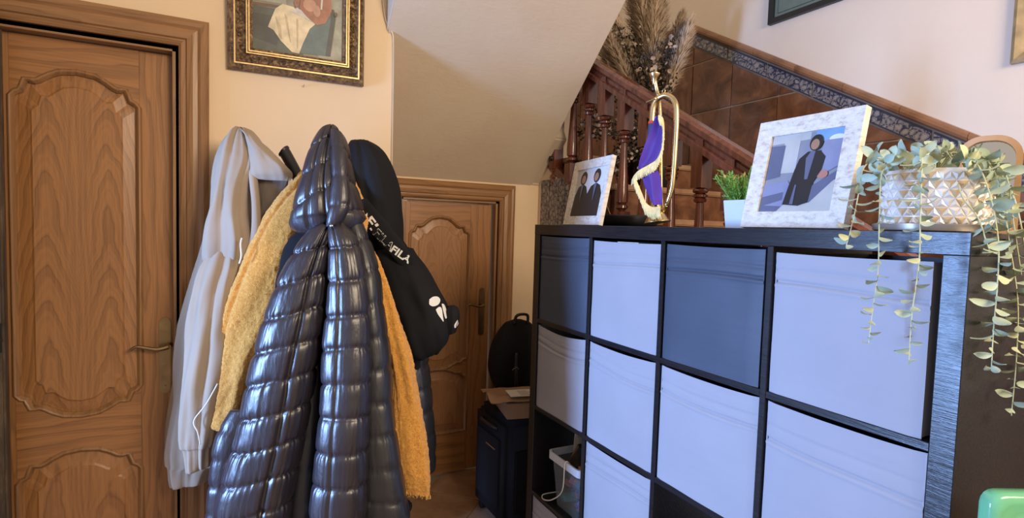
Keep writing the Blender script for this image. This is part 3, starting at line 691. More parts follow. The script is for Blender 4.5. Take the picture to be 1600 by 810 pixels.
# potted green plant in white square pot
c=Vector((1.25,1.052,TOP)); m=MB()
secs=[[c+Vector((sx*r,sy*r,z)) for sx,sy in ((-1,-1),(1,-1),(1,1),(-1,1))] for r,z in ((.030,0),(.036,.076),(.0335,.076),(.032,.060))]
b,n=ringbox(secs); b.f+= [(3,2,1,0),(12,13,14,15)]; b.m+=[0,0]
gp=thing('potted_plant',c,'small bright green artificial plant in a white square pot','plant')
b.build('pot',M['potw'],gp,bevel=.002)
random.seed(3)
def sprig(base,d,L,mats,root,nleaf=16,lw=.0035,ll=.016):
    d=d.normalized(); side=d.orthogonal().normalized(); P=[]; 
    for k in range(6):
        t=k/5; P.append(base+d*L*t+Vector((0,0,-.0))+side*.006*math.sin(t*3))
    m=MB(); m.tube(P,[.0012]*6,4)
    for k in range(nleaf):
        t=.15+.85*k/nleaf; p=base+d*L*t+side*.006*math.sin(t*3); a=random.uniform(0,2*PI)
        q=(d.orthogonal().normalized()); q=Matrix.Rotation(a,3,d)@q; tip=p+(q*.75+d*.7).normalized()*ll*random.uniform(.7,1.2); s=q.cross(d)*lw
        mid=p.lerp(tip,.5); m.add([p,mid+s,tip,mid-s,mid+d*.0012],[(0,1,4),(1,2,4),(2,3,4),(3,0,4)],random.choice((0,0,0,1)) if t>.6 else 0)
    return m.build('sprig',mats,root)
for k in range(34):
    a=random.uniform(0,2*PI); t=random.uniform(0,1)**.5; d=Vector((math.cos(a)*t*.75,math.sin(a)*t*.75,1)); 
    L=random.uniform(.075,.105)
    if k in (5,6): d=Vector((-.2,1.0,.35)); L=.075
    sprig(c+Vector((math.cos(a)*t*.022,math.sin(a)*t*.022,.066)),d,L,[M['grassy'],M['grassy2']],gp)
# ------------------------------------------------------------ BUGLE with banner
bc=Vector((1.30,1.44,TOP)); Ly=Vector((-.30,.954,0)).normalized()   # plane of the loop; +Ly goes to the left in view
def bp(px_,py_,dx=0): # point in the plane of the bugle
    p=AT(px_,py_,1); d=(p-CAM); nrm=Vector((.954,.30,0)).normalized(); t=(bc-CAM).dot(nrm)/d.dot(nrm); return CAM+d*t-nrm*dx
bu=thing('bugle',bc,'brass bugle standing on its bell between the photo frame and the plant','bugle')
P=[bp(1027,348),bp(1026,338),bp(1025,325),bp(1024,300),bp(1021,250),bp(1019,200),bp(1020,172),bp(1026,156),bp(1040,149),bp(1053,157),bp(1057,178),bp(1055,230),bp(1051,285),bp(1047,305),bp(1041,321)]
Ps=catmull([tuple(p)+(r,) for p,r in zip(P,[.046,.032,.020,.013,.011,.0105,.010,.0098,.0095,.0092,.009,.0085,.008,.008,.0075])],7)
m=MB().tube([p[:3] for p in Ps],[p[3] for p in Ps],18); m.build('horn_tube',M['brass'],bu,smooth=True)
z=min(v.z for v in m.v)
P=[bp(1041,321),bp(1034,330,-.01),bp(1028,310,-.022),bp(1027,270,-.024),bp(1027,200,-.022),bp(1026,160,-.018),bp(1026,140,0),bp(1025,124,.01)]
Ps=spline(P,7); MB().tube(Ps,.0062,12).build('lead_pipe',M['brass'],bu,smooth=True)
q=bp(1025,124,.01); m=MB().lathe([(.006,-.02),(.007,-.006),(.012,.004),(.0175,.012),(.018,.017),(.014,.019),(.006,.012)],q,20); m.build('mouthpiece',M['brass'],bu,smooth=True,autosmooth=50)
m=MB(); q=bp(1021,158,.012); m.tube([q+Vector((0,.025,-.002)),q+Vector((0,-.02,.002))],.003,8); m.build('brace',M['brass'],bu)
q=bp(1037,143); m=MB(); m.tube([q+Vector((0,.007*math.cos(a),.007*math.sin(a))) for a in [2*PI*k/12 for k in range(13)]],.0018,6); m.build('ring',M['brass'],bu,smooth=True)
q=bp(1019,192); MB().lathe([(.010,-.006),(.0135,-.004),(.0135,.004),(.010,.006)],q,16).build('cord_wrap',M['red'],bu)
m=MB(); m.lathe([(.0135,-.14),(.0135,0)],bp(1019,195),14).build('cord_sleeve',M['bluecord'],bu,smooth=True,autosmooth=60)
def ribbon(rowsL,rowsR,n,nu,dx,wave,seed):
    L=spline([bp(x,y,dx) for x,y in rowsL],n); Rr=spline([bp(x,y,dx) for x,y in rowsR],n); m=MB(); vs=[]
    for i,(a,b) in enumerate(zip(L,Rr)):
        for k in range(nu+1):
            u=k/nu; p=a.lerp(b,u); w_=wave*math.sin(u*6+i*.08+seed)+wave*.6*noise.noise(Vector((u*4,i*.12,seed))); vs.append(p+Vector((-w_,-w_*.3,0)))
    N=len(L); F=len(vs); vs+= [v+Vector((.002,.0006,0)) for v in vs]
    f=[(i*(nu+1)+k,i*(nu+1)+k+1,(i+1)*(nu+1)+k+1,(i+1)*(nu+1)+k) for i in range(N-1) for k in range(nu)]
    m.add(vs,f+[tuple(q+F for q in reversed(x)) for x in f]); return m
bn=thing('banner',bc+Vector((-.03,0,.1)),'small purple banner with gold fringe hanging from the brass bugle','banner')
ribbon([(1033,184),(1024,208),(1014,234),(1006,258),(1003,266)],[(1043,182),(1045,206),(1043,232),(1036,250),(1028,256)],8,10,.030,.006,1).build('cloth',M['purple'],bn,smooth=True)
ribbon([(1009,274),(1013,292),(1021,310),(1028,322)],[(1030,262),(1037,276),(1040,300),(1041,320)],8,10,.030,.006,4).build('cloth',M['purple'],bn,smooth=True)
def fringe(path,dirf,L,n,dx):
    P=[bp(x,y,dx) for x,y in path]; P=spline(P,10); m=MB(); N=len(P)
    m.tube([p+Vector((-.001,0,0)) for p in P],.0020,6)
    for k in range(n):
        t=k/n*(N-1); i=int(t); p=P[i].lerp(P[min(i+1,N-1)],t-i)+Vector((-.002,0,0)); d=dirf(k/n); l=L*random.uniform(.8,1.1); q=p+Vector(d)*l+Vector((-.004*random.random(),random.uniform(-.002,.002),0))
        m.tube([p,p.lerp(q,.5)+Vector((-.003,0,0)),q],[.0014,.0017,.0012],4,caps=False)
    return m
g1=fringe([(1038,183),(1044,188),(1046,206),(1044,230),(1036,250),(1024,259),(1008,268),(1000,276)],lambda t:(0,-.30+.55*t,-.9),.036,230,.034); o=g1.build('fringe',M['gold'],bn,smooth=True); o['kind']='stuff'
g2=fringe([(1001,278),(1006,290),(1012,304),(1018,318),(1028,325),(1041,324)],lambda t:(0,-.18,-.95),.040,190,.036); o=g2.build('fringe',M['gold'],bn,smooth=True); o['kind']='stuff'
# ------------------------------------------------------------ TRAILING EUCALYPTUS in faceted pot on a tray
pc_=Vector((1.235,.590,TOP))
tr=MB().lathe([(.090,0),(.096,.002),(.098,.014),(.095,.015),(.092,.005),(.01,.004)],pc_,48); tag(tr.build('round_tray',M['pewter'],smooth=True,autosmooth=40),'low round metal tray beneath the faceted pot','tray')
eu=thing('potted_eucalyptus',pc_+Vector((0,0,.005)),'artificial eucalyptus with long trailing stems in a pearly faceted pot','plant')
zb=TOP+.0055; PH=.112; Rr=.084
m=MB(); m.lathe([(Rr-.004,0),(Rr-.001,.002),(Rr,.006),(Rr,PH),(Rr-.004,PH),(Rr-.005,PH-.02),(.01,PH-.02)],(pc_.x,pc_.y,zb),48); pot=m.build('pot',M['facet'],eu,smooth=True,autosmooth=40)
m=MB(); NT_,NR=26,6; rh=(PH-.012)/NR
for r in range(NR):
    for k in range(NT_):
        for up in (0,1):
            a0=2*PI*(k+.5*(r%2)+ (.5 if up else 0))/NT_; da=2*PI/NT_
            z0_=zb+.006+r*rh+.0006; z1_=z0_+rh-.0012; rr=Rr+.0003
            C=lambda a,z,rr_=rr: (pc_.x+rr_*math.cos(a),pc_.y+rr_*math.sin(a),z)
            e=da*.03
            if up: tri=[C(a0+e,z1_),C(a0+da-e,z1_),C(a0+da/2,z0_)]; ap=C(a0+da/2,z0_+(z1_-z0_)*.62,Rr+.0035)
            else: tri=[C(a0+e,z0_),C(a0+da-e,z0_),C(a0+da/2,z1_)]; ap=C(a0+da/2,z0_+(z1_-z0_)*.38,Rr+.0035)
            m.add([*tri,ap],[(0,1,3),(1,2,3),(2,0,3)],1 if (up and random.random()<.6) else 0)
o=m.build('facets',[M['facet'],M['facet_gold']],pot); o['kind']='stuff'
# leaves share four meshes
def leaf_mesh(i,mat,L=.021,Wd=.0145):
    n=6; vs=[]; fs=[]
    for k in range(n+1):
        t=k/n; w_=Wd/2*math.sin(PI*min(1,t*.92+.06))**.7*(1 if k<n else .25); z=.0025*math.sin(t*3)
        vs+=[(L*t,-w_,z+.0015),(L*t,0,z),(L*t,w_,z+.0015)]
    for k in range(n):
        for j in (0,1): fs.append((k*3+j,k*3+j+1,k*3+j+4,k*3+j+3))
    me=bpy.data.meshes.new('leaf'); me.from_pydata(vs,[],fs); me.materials.append(mat)
    for p in me.polygons: p.use_smooth=True
    return me
LM=[leaf_mesh(0,M['leafA']),leaf_mesh(1,M['leafB']),leaf_mesh(2,M['leafA'],.024,.012)]
def trail(pts, n, sz=1.0, seed=0, s0=0.0):
    random.seed(seed); P=spline(pts,12); base=BASE[eu.name]
    st_=MB().tube(P,[.0016-.0008*k/len(P) for k in range(len(P))],6).build('stem',M['stem'],eu,smooth=True)
    N=len(P)
    for k in range(n):
        t=(s0+(1-s0)*(k+.5)/n)*(N-1); i=int(t); p=P[i].lerp(P[min(i+1,N-1)],t-i); T_=(P[min(i+1,N-1)]-P[max(i-1,0)]).normalized()
        a=k*2.4 if k%2==0 else (k-1)*2.4+PI      # opposite pairs, turned each time
        a+=random.uniform(-.3,.3)
        side=T_.orthogonal().normalized(); side=Matrix.Rotation(a,3,T_)@side
        x=(side+T_*random.uniform(-.15,.45)+Vector((0,0,.10))).normalized(); y=T_.cross(x).normalized(); z=x.cross(y)
        o=bpy.data.objects.new('leaf',LM[random.choice((0,0,1,2))]); COL.objects.link(o); o.parent=st_
        s=sz*1.3*random.uniform(.75,1.25)*(1-.25*max(0,(k/n-.75)*4)); 
        tw=Matrix.Rotation(random.uniform(-.9,.9),3,x)
        Mx=Matrix((x,tw@y,tw@z)).transposed().to_4x4(); o.matrix_local=Matrix.Translation(p-base)@Mx@Matrix.Scale(s,4)
def W3(x,y,d): return AT(x,y,d)
c0=pc_+Vector((0,0,PH+.01))
trail([c0+Vector((-.02,.05,0)),W3(1375,247,1.08),W3(1350,262,1.05),W3(1342,300,1.03),W3(1333,345,1.02),W3(1322,385,1.02)],24,1.0,1,.1)
trail([c0+Vector((-.03,.03,0)),W3(1395,245,1.04),W3(1378,270,1.01),W3(1374,340,1.0),W3(1372,420,1.0),W3(1364,480,1.0),W3(1357,538,1.0)],36,.85,2,.1)
trail([c0+Vector((-.05,.0,0)),W3(1440,240,.98),W3(1440,275,.955),W3(1438,340,.925),W3(1436,410,.925),W3(1425,490,.925),W3(1420,565,.925)],40,.85,3,.1)
trail([c0+Vector((-.02,-.03,0)),W3(1510,250,.99),W3(1530,262,.97),W3(1548,310,.96),W3(1560,380,.925),W3(1558,450,.925),W3(1552,520,.925),W3(1549,580,.925)],44,1.0,4,.08)
trail([c0+Vector((.0,-.05,0)),W3(1535,245,1.0),W3(1562,290,.98),W3(1577,380,.97),W3(1590,470,.96),W3(1588,560,.96),W3(1580,650,.96)],44,1.0,5,.08)
trail([c0+Vector((.02,-.06,0)),W3(1560,270,1.02),W3(1588,320,1.0),W3(1605,420,1.0),W3(1610,520,1.0),W3(1607,600,1.0)],30,1.0,6,.08)
trail([c0+Vector((-.03,-.05,-.02)),W3(1505,310,.96),W3(1528,340,.925),W3(1540,375,.925),W3(1548,395,.925)],10,1.1,7,.4)
trail([c0+Vector((.02,-.05,0)),W3(1545,255,1.0),W3(1572,275,.97),W3(1584,350,.97),W3(1596,430,.97)],20,1.1,8,.1)
for k in range(14):   # crown
    a=2*PI*k/14; r=.045+.03*(k%3)/2; h=.012+.022*random.random()
    d=Vector((math.cos(a),math.sin(a),0)); trail([c0+Vector((0,0,-.02)),c0+d*r*.5+Vector((0,0,h)),c0+d*r+Vector((0,0,h*.7)),c0+d*(r+.03)+Vector((0,0,h*.1-.01))],7,1.05,20+k,.25)
# rounded table mirror
mc=Vector((1.445,.590,TOP)); ux=Vector((.35,-.937,0)).normalized(); nn=Vector((-.937,-.35,0)); hw=.054; H=.208
def mout(hw,H,r,off,z0=0):
    pts=[(-hw,z0),(hw,z0)]
    for k in range(9): a=PI/2*k/8; pts.append((hw-r+r*math.cos(a),H-r+r*math.sin(a)))
    for k in range(9): a=PI/2+PI/2*k/8; pts.append((-hw+r+r*math.cos(a),H-r+r*math.sin(a)))
    return [mc+ux*x+Vector((.0,0,z))+nn*off for x,z in pts]
mr=thing('table_mirror',mc,'small rounded wooden framed mirror behind the trailing plant','mirror')
A=mout(hw,H,.045,0);B=mout(hw,H,.045,.018);C_=mout(hw-.011,H-.011,.036,.018,.011);D_=mout(hw-.011,H-.011,.036,.006,.011)
n=len(A); m=MB(); m.add(A+B+C_+D_,[(s*n+i,s*n+(i+1)%n,(s+1)*n+(i+1)%n,(s+1)*n+i) for s in range(3) for i in range(n)]+[tuple(range(n))]); m.build('frame',M['lightwood'],mr)
MB().add(D_,[tuple(range(n))]).build('mirror_glass',M['mirror'],mr)
# ------------------------------------------------------------ GARMENTS on the coat stand
_AT=AT
GS=[1.0,.12]
def AT(x,y,d): return _AT(x,y,d*GS[0]+GS[1])       # distances of a whole group of garments
LAT=Vector((math.cos(YAW),-math.sin(YAW),0)); DEP=Vector((math.sin(YAW),math.cos(YAW),0))
def loft(rows, disp=None, ns=8, m=64, pw=.85, tilt=None, close=True):
    """rows: (xl,yl,xr,yr,distance,half thickness[,extra distance on the right]) -> closed shell"""
    R_=[tuple(r)+(0,)*(7-len(r)) for r in rows]; Q=catmull(R_,ns); mb=MB(); A=[];B=[];Th=[]
    for xl,yl,xr,yr,d,th,dr in Q: A.append(AT(xl,yl,d)); B.append(AT(xr,yr,d+dr)); Th.append(max(th,.002)*GS[0])
    N=len(Q); Mid=[(a+b)/2 for a,b in zip(A,B)]; s=0; vs=[]; S_=[0]
    for i in range(1,N): S_.append(S_[-1]+(Mid[i]-Mid[i-1]).length)
    for i in range(N):
        t=(Mid[min(i+1,N-1)]-Mid[max(i-1,0)]).normalized(); ab=B[i]-A[i]; hw=ab.length/2; x=ab/(2*hw+1e-9); nn=x.cross(t).normalized()
        if nn.dot(DEP)>0: nn=-nn
        for k in range(m):
            a=2*PI*k/m; c,s_=math.cos(a),math.sin(a); cu=math.copysign(abs(c)**pw,c); su=math.copysign(abs(s_)**pw,s_)
            p=Mid[i]+x*cu*hw+nn*su*Th[i]
            if disp:
                nv=(x*c/max(hw,.01)+nn*s_/max(Th[i],.01)).normalized()
                p=p+nv*disp(S_[i],cu,su,S_[-1],p)
            vs.append(p)
    fs=[(i*m+k,i*m+(k+1)%m,(i+1)*m+(k+1)%m,(i+1)*m+k) for i in range(N-1) for k in range(m)]
    if close:
        vs+=[sum((vs[k] for k in range(m)),Vector())/m, sum((vs[(N-1)*m+k] for k in range(m)),Vector())/m]
        fs+=[(N*m,(k+1)%m,k) for k in range(m)]+[(N*m+1,(N-1)*m+k,(N-1)*m+(k+1)%m) for k in range(m)]
    mb.add(vs,fs); return mb
nz=lambda x,y,z:noise.noise(Vector((x,y,z)))
def quilt(seam, amp, wr, seed, off=0, verts=(), slope=0.0):
    def f(s,u,v,L,p):
        q=(s+off+slope*u*.1+.006*nz(u*2,s*3,seed))/seam; fr=q-math.floor(q); e=2*abs(fr-.5)      # 1 at a seam
        puff=amp*.50*(1-e**5)-amp*.36*max(0,(e-.91)/.09)**1.5
        a=math.atan2(v,u)
        w1=abs(nz(a*6.0,s*2.2+math.floor(q)*7.3,seed)); w2=nz(a*15,s*4+math.floor(q)*3.1,seed+5)
        d=puff-wr*.7*(1-min(1,w1*3.0))*(.10+.90*e**3)+wr*.35*w2*(.2+.8*e)
        d+=.010*nz(p.x*7,p.y*7,p.z*4+seed)
        if v>-.2:
            for u0,dep,wd in verts: d-=dep*math.exp(-((u-u0)/wd)**2)
        return d
    return f
def folds(amp, kx, ky, seed, fine=.0015, ridge=()):
    def f(s,u,v,L,p):
        a=math.atan2(v,u); d=amp*nz(a*kx,s*ky,seed)+amp*.5*nz(a*kx*2.3,s*ky*1.8,seed+9)+fine*nz(p.x*60,p.y*60,p.z*40)
        for u0,dep,wd in ridge: d-=dep*math.exp(-((u-u0)/wd)**2)*(v>-.1)
        return d
    return f
# coat stand
GS[:]=[1.14,0]
sp=AT(505,300,1.80); SX,SY=sp.x,sp.y
cs=thing('coat_stand',(SX,SY,0),'black coat stand almost hidden under the hanging coats','coat stand')
MB().lathe([(.19,0),(.20,.006),(.19,.02),(.05,.035),(.022,.06),(.019,.10),(.019,1.60),(.024,1.61),(.012,1.64)],(SX,SY,0),24).build('pole',M['black'],cs,smooth=True,autosmooth=40)
def hook(P,r): MB().tube(spline(P,6),r,12).build('hook',M['black'],cs,smooth=True)
tip=AT(441,236,1.80); 
Pq=spline([(SX,SY,1.50),AT(492,330,1.79),AT(472,290,1.79),AT(458,262,1.79),AT(446,240,1.79),AT(443,236,1.79)],6)
MB().tube(Pq,[.016,.017]+[.021]*(len(Pq)-6)+[.0245,.025,.021,.010],16).build('hook',M['black'],cs,smooth=True)
for a in (40,130,220): hook([(SX,SY,1.52),(SX+.09*math.cos(R(a)),SY+.09*math.sin(R(a)),1.56),(SX+.12*math.cos(R(a)),SY+.12*math.sin(R(a)),1.60)],.010)
GS[:]=[1.0,.12]
# --- grey beige hoodie (left)
hd=thing('hoodie',AT(340,700,1.86),'grey beige hooded sweatshirt hanging at the left of the coat stand','hoodie')
loft([(372,300,432,300,1.87,.05),(335,350,440,350,1.87,.07),(315,400,440,400,1.87,.075),(300,450,430,450,1.88,.08),(287,520,410,520,1.89,.075),(277,580,392,580,1.9,.07),(266,650,372,650,1.9,.065),(262,700,356,700,1.9,.06),(263,722,350,722,1.9,.055),(268,728,330,728,1.9,.055),(270,756,322,750,1.9,.05),(274,759,315,752,1.9,.035)],
    folds(.030,1.6,2.2,3,.001),9,80).build('body',M['hoodie'],hd,smooth=True)
loft([(371,199,379,199,1.80,.010),(361,208,392,206,1.80,.030),(350,226,406,226,1.80,.05),(341,255,414,255,1.80,.065),(334,300,404,290,1.80,.072),(328,335,402,335,1.80,.075),(322,375,408,375,1.80,.07),(318,400,400,405,1.81,.05),(325,415,385,418,1.83,.02)],
    folds(.020,1.3,3.2,7,.001,((-.15,.012,.10),(.55,.010,.07))),9,80).build('hood',M['hoodie'],hd,smooth=True)
# hood opening rim that stands out to the right and its dark lining
loft([(376,204,386,206,1.78,.012),(385,216,404,220,1.775,.030),(390,236,426,238,1.77,.040),(392,254,444,256,1.765,.042),(392,268,456,268,1.76,.034),(394,276,457,277,1.76,.022),(398,280,452,283,1.76,.008)],
    folds(.008,1.5,8,11,.0008),8,64).build('hood_brim',M['hoodie'],hd,smooth=True)
loft([(398,270,452,272,1.80,.012),(402,290,448,295,1.81,.025),(403,320,438,325,1.82,.03),(400,350,425,355,1.83,.03),(395,385,420,390,1.84,.02)],folds(.006,2,5,13),6,40).build('hood_lining',M['hoodie_in'],hd,smooth=True)
loft([(388,262,400,262,1.765,.014),(391,290,403,290,1.755,.014),(394,320,406,322,1.755,.014),(393,360,407,362,1.76,.014),(385,392,400,395,1.77,.012)],None,6,24).build('hood_edge',M['hoodie'],hd,smooth=True)
# front sleeve
loft([(338,385,372,378,1.80,.02),(318,420,378,412,1.78,.045),(306,465,372,455,1.77,.055),(297,520,368,515,1.765,.058),(291,580,362,575,1.76,.058),(287,630,352,628,1.76,.052),(284,680,343,676,1.76,.046),(284,698,338,694,1.76,.042),(288,704,333,700,1.76,.036),(291,735,331,722,1.76,.036),(294,740,330,728,1.76,.03)],
    folds(.018,1.5,3.0,21,.001,((.25,.010,.12),)),9,72).build('sleeve',M['hoodie'],hd,smooth=True)
P=spline([AT(378,372,1.70),AT(376,382,1.70),AT(377,400,1.70),AT(374,412,1.705)],6); MB().tube(P,.0028,8).build('drawstring',M['paper'],hd,smooth=True)
P=spline([AT(340,600,1.685),AT(322,632,1.69),AT(303,658,1.695),AT(309,676,1.695),AT(313,695,1.70)],6); MB().tube(P,.0022,6).build('loose_thread',M['paper'],hd,smooth=True)
GS[:]=[1.135,0]
# --- mustard scarf, draped over the stand behind the glossy coat
sc=thing('scarf',AT(470,300,1.70),'mustard boucle scarf with frayed ends draped between the coats','scarf')
bou=lambda s,u,v,L,p: .0022*nz(p.x*60,p.y*60,p.z*60)+.0026*nz(p.x*150,p.y*150,p.z*150)+.012*nz(math.atan2(v,u)*1.4,s*4,3)-.012*math.exp(-((u+.62)/.10)**2)*(v>0)
rowsL=[(505,262,520,300,1.72,.018),(478,262,500,312,1.69,.022),(458,282,486,345,1.67,.026),(430,315,468,368,1.66,.028),(402,360,452,402,1.655,.028),(377,412,438,445,1.65,.028),(358,462,424,490,1.645,.028),(343,515,410,535,1.64,.027),(337,570,395,585,1.64,.027),(331,620,382,632,1.64,.025),(322,660,372,672,1.64,.023),(321,668,369,676,1.64,.012)]
loft(rowsL,bou,16,110).build('left_end',M['mustard'],sc,smooth=True)
rowsR=[(520,300,545,262,1.75,.015),(545,330,572,330,1.70,.018),(556,368,574,372,1.62,.018),(564,405,590,402,1.60,.02),(577,450,607,447,1.60,.022),(592,500,622,495,1.60,.024),(605,550,640,545,1.60,.025),(612,600,652,594,1.60,.026),(614,650,662,645,1.60,.026),(618,700,668,697,1.60,.026),(624,745,672,745,1.60,.023),(628,770,672,775,1.60,.012)]
loft(rowsR,lambda s,u,v,L,p: bou(s,u,v,L,p)+.010*math.exp(-((u+.62)/.10)**2)*(v>0),16,110).build('right_end',M['mustard'],sc,smooth=True)
loft([(622,640,640,640,1.615,.012),(624,700,646,700,1.615,.014),(629,745,646,748,1.615,.014),(632,768,646,770,1.615,.010)],bou,10,50).build('under_layer',M['mustard'],sc,smooth=True)
random.seed(5)
def frayed(x0,y0,x1,y1,d,n,L):
    m=MB()
    for k in range(n):
        t=random.random(); p=AT(x0+(x1-x0)*t,y0+(y1-y0)*t-2,d+random.uniform(-.015,.015)); q=p+Vector((random.uniform(-.006,.006),random.uniform(-.006,.006),-L*random.uniform(.5,1.2)))
        m.tube([p,p.lerp(q,.5)+Vector((random.uniform(-.003,.003),0,0)),q],[.0016,.0013,.0008],4,caps=False)
    return m
o=frayed(322,666,370,675,1.64,170,.013).build('fringe',M['fringe'],sc); o['kind']='stuff'
o=frayed(629,769,672,776,1.60,150,.014).build('fringe',M['fringe'],sc); o['kind']='stuff'
# --- glossy quilted coat
cf=thing('quilted_coat',AT(500,760,1.55),'long glossy dark navy quilted coat, hood up, at the front of the stand','coat')
# back and inside of the coat
loft([(500,345,535,345,1.58,.04),(455,372,572,372,1.60,.05),(440,420,585,410,1.62,.07),(425,500,590,480,1.63,.075),(400,600,602,560,1.64,.08),(380,700,615,660,1.64,.08),(350,800,628,770,1.64,.08),(340,880,640,790,1.64,.07),(340,930,640,800,1.64,.05)],
    quilt(.075,.006,.004,4),8,90).build('back_panel',M['lining'],cf,smooth=True)
# hood
loft([(514,198,524,198,1.57,.012),(503,207,535,209,1.565,.032),(492,226,543,228,1.56,.052),(482,250,547,252,1.555,.066),(473,285,552,283,1.55,.078),(465,318,560,312,1.545,.084),(460,342,566,334,1.545,.080),(458,352,568,344,1.545,.064),(470,356,558,350,1.55,.03)],
    quilt(.089,.009,.0055,1,.035,((.16,.020,.05),(-.30,.010,.05)),.4),14,120).build('hood',M['puffer'],cf,smooth=True)
# right lobe of hood and neck pinch
loft([(519,205,534,215,1.515,.012),(519,240,541,240,1.49,.020),(518,280,545,278,1.475,.022),(515,320,546,318,1.468,.022),(513,345,536,342,1.468,.018),(512,354,528,352,1.47,.010)],
    quilt(.089,.004,.003,8,.03),12,60).build('hood_ridge',M['puffer'],cf,smooth=True)
# left front with sleeve
loft([(503,348,520,356,1.49,.018),(486,360,519,372,1.49,.034),(466,385,518,395,1.495,.052),(447,425,514,430,1.50,.070),(430,475,509,478,1.50,.080),(412,525,502,525,1.50,.086),(397,575,494,575,1.50,.088),(388,625,486,625,1.50,.088),(380,670,477,672,1.50,.088),(366,715,468,720,1.50,.088),(350,765,458,768,1.50,.088),(343,815,450,818,1.50,.085),(340,870,448,870,1.50,.08),(342,905,445,905,1.50,.05)],
    quilt(.101,.013,.007,2,.018,((.50,.012,.07),),.25),14,170).build('left_front',M['puffer'],cf,smooth=True)
# lower outer edge of the left side seen below the scarf
loft([(365,640,400,640,1.58,.03),(345,682,390,690,1.57,.045),(334,735,380,735,1.57,.05),(329,790,370,790,1.57,.05),(326,850,366,850,1.57,.05),(330,900,360,900,1.57,.03)],
    quilt(.085,.008,.005,12,.02),12,80).build('left_side',M['puffer'],cf,smooth=True)
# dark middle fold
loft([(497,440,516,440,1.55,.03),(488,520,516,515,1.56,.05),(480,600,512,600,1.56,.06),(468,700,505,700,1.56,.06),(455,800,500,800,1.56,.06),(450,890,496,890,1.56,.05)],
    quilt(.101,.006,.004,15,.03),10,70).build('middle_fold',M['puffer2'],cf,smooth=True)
# right front
loft([(516,352,530,348,1.485,.016),(516,366,545,362,1.485,.030),(517,390,558,385,1.485,.040),(516,430,568,425,1.485,.046),(514,480,575,475,1.48,.050),(510,530,578,525,1.48,.054),(507,580,577,578,1.475,.056),(504,630,576,630,1.475,.058),(500,680,573,682,1.47,.060),(496,735,572,738,1.47,.062),(491,790,570,792,1.47,.064),(487,850,570,850,1.47,.06),(488,900,568,900,1.47,.04)],
    quilt(.101,.010,.0055,6,.022,((-.15,.006,.05),)),14,130).build('right_front',M['puffer'],cf,smooth=True)
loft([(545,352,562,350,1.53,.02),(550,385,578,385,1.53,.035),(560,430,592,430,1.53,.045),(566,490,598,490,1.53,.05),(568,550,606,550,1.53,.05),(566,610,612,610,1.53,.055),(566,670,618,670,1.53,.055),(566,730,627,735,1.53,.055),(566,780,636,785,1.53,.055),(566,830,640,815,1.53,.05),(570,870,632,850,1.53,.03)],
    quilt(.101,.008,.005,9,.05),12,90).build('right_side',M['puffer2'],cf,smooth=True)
q=AT(518,353,1.448); MB().lathe([(.002,-.004),(.006,-.003),(.006,.003),(.002,.004)],q,14).build('press_stud',M['steel'],cf,smooth=True)
# white shoes or bag glimpsed under the coat are outside the frame
# --- black hooded jacket with lettered tape
fj=thing('hooded_jacket',AT(640,500,1.78),'black hooded jacket with white letters on its tape, right of the glossy coat','jacket')
hoodm=loft([(548,220,572,219,1.82,.015),(545,228,590,229,1.82,.045),(543,245,605,247,1.82,.065),(543,275,618,274,1.82,.078),(545,310,626,306,1.82,.082),(552,345,629,342,1.82,.082),(565,378,629,376,1.82,.078),(585,402,631,400,1.83,.06),(600,416,632,412,1.84,.03)],
    folds(.010,1.4,4,31,.0008,((-.1,.006,.08),)),9,80); hoodm.build('hood',M['blackcloth'],fj,smooth=True)
loft([(545,345,600,350,1.86,.05),(550,400,640,390,1.88,.07),(560,480,660,480,1.88,.08),(580,560,665,560,1.88,.07),(600,620,660,620,1.88,.05)],folds(.015,1.4,3,37),7,60).build('body',M['blackcloth'],fj,smooth=True)
slv=loft([(572,398,644,388,1.75,.02),(578,412,650,400,1.74,.045),(588,435,664,420,1.735,.06),(600,470,683,452,1.73,.066),(612,500,697,478,1.73,.068),(625,530,703,505,1.73,.066),(638,550,700,530,1.735,.05),(650,556,690,543,1.74,.03),(658,556,682,550,1.745,.012)],
    folds(.014,1.5,4,41,.0008),10,80); slv.build('sleeve',M['blackcloth'],fj,smooth=True)
cfm=loft([(700,478,710,477,1.72,.008),(696,486,716,482,1.72,.022),(695,500,718,495,1.72,.028),(697,512,716,508,1.72,.026),(700,524,712,520,1.72,.012)],folds(.004,2,6,43),7,40); cfm.build('cuff',M['blackcloth'],fj,smooth=True)
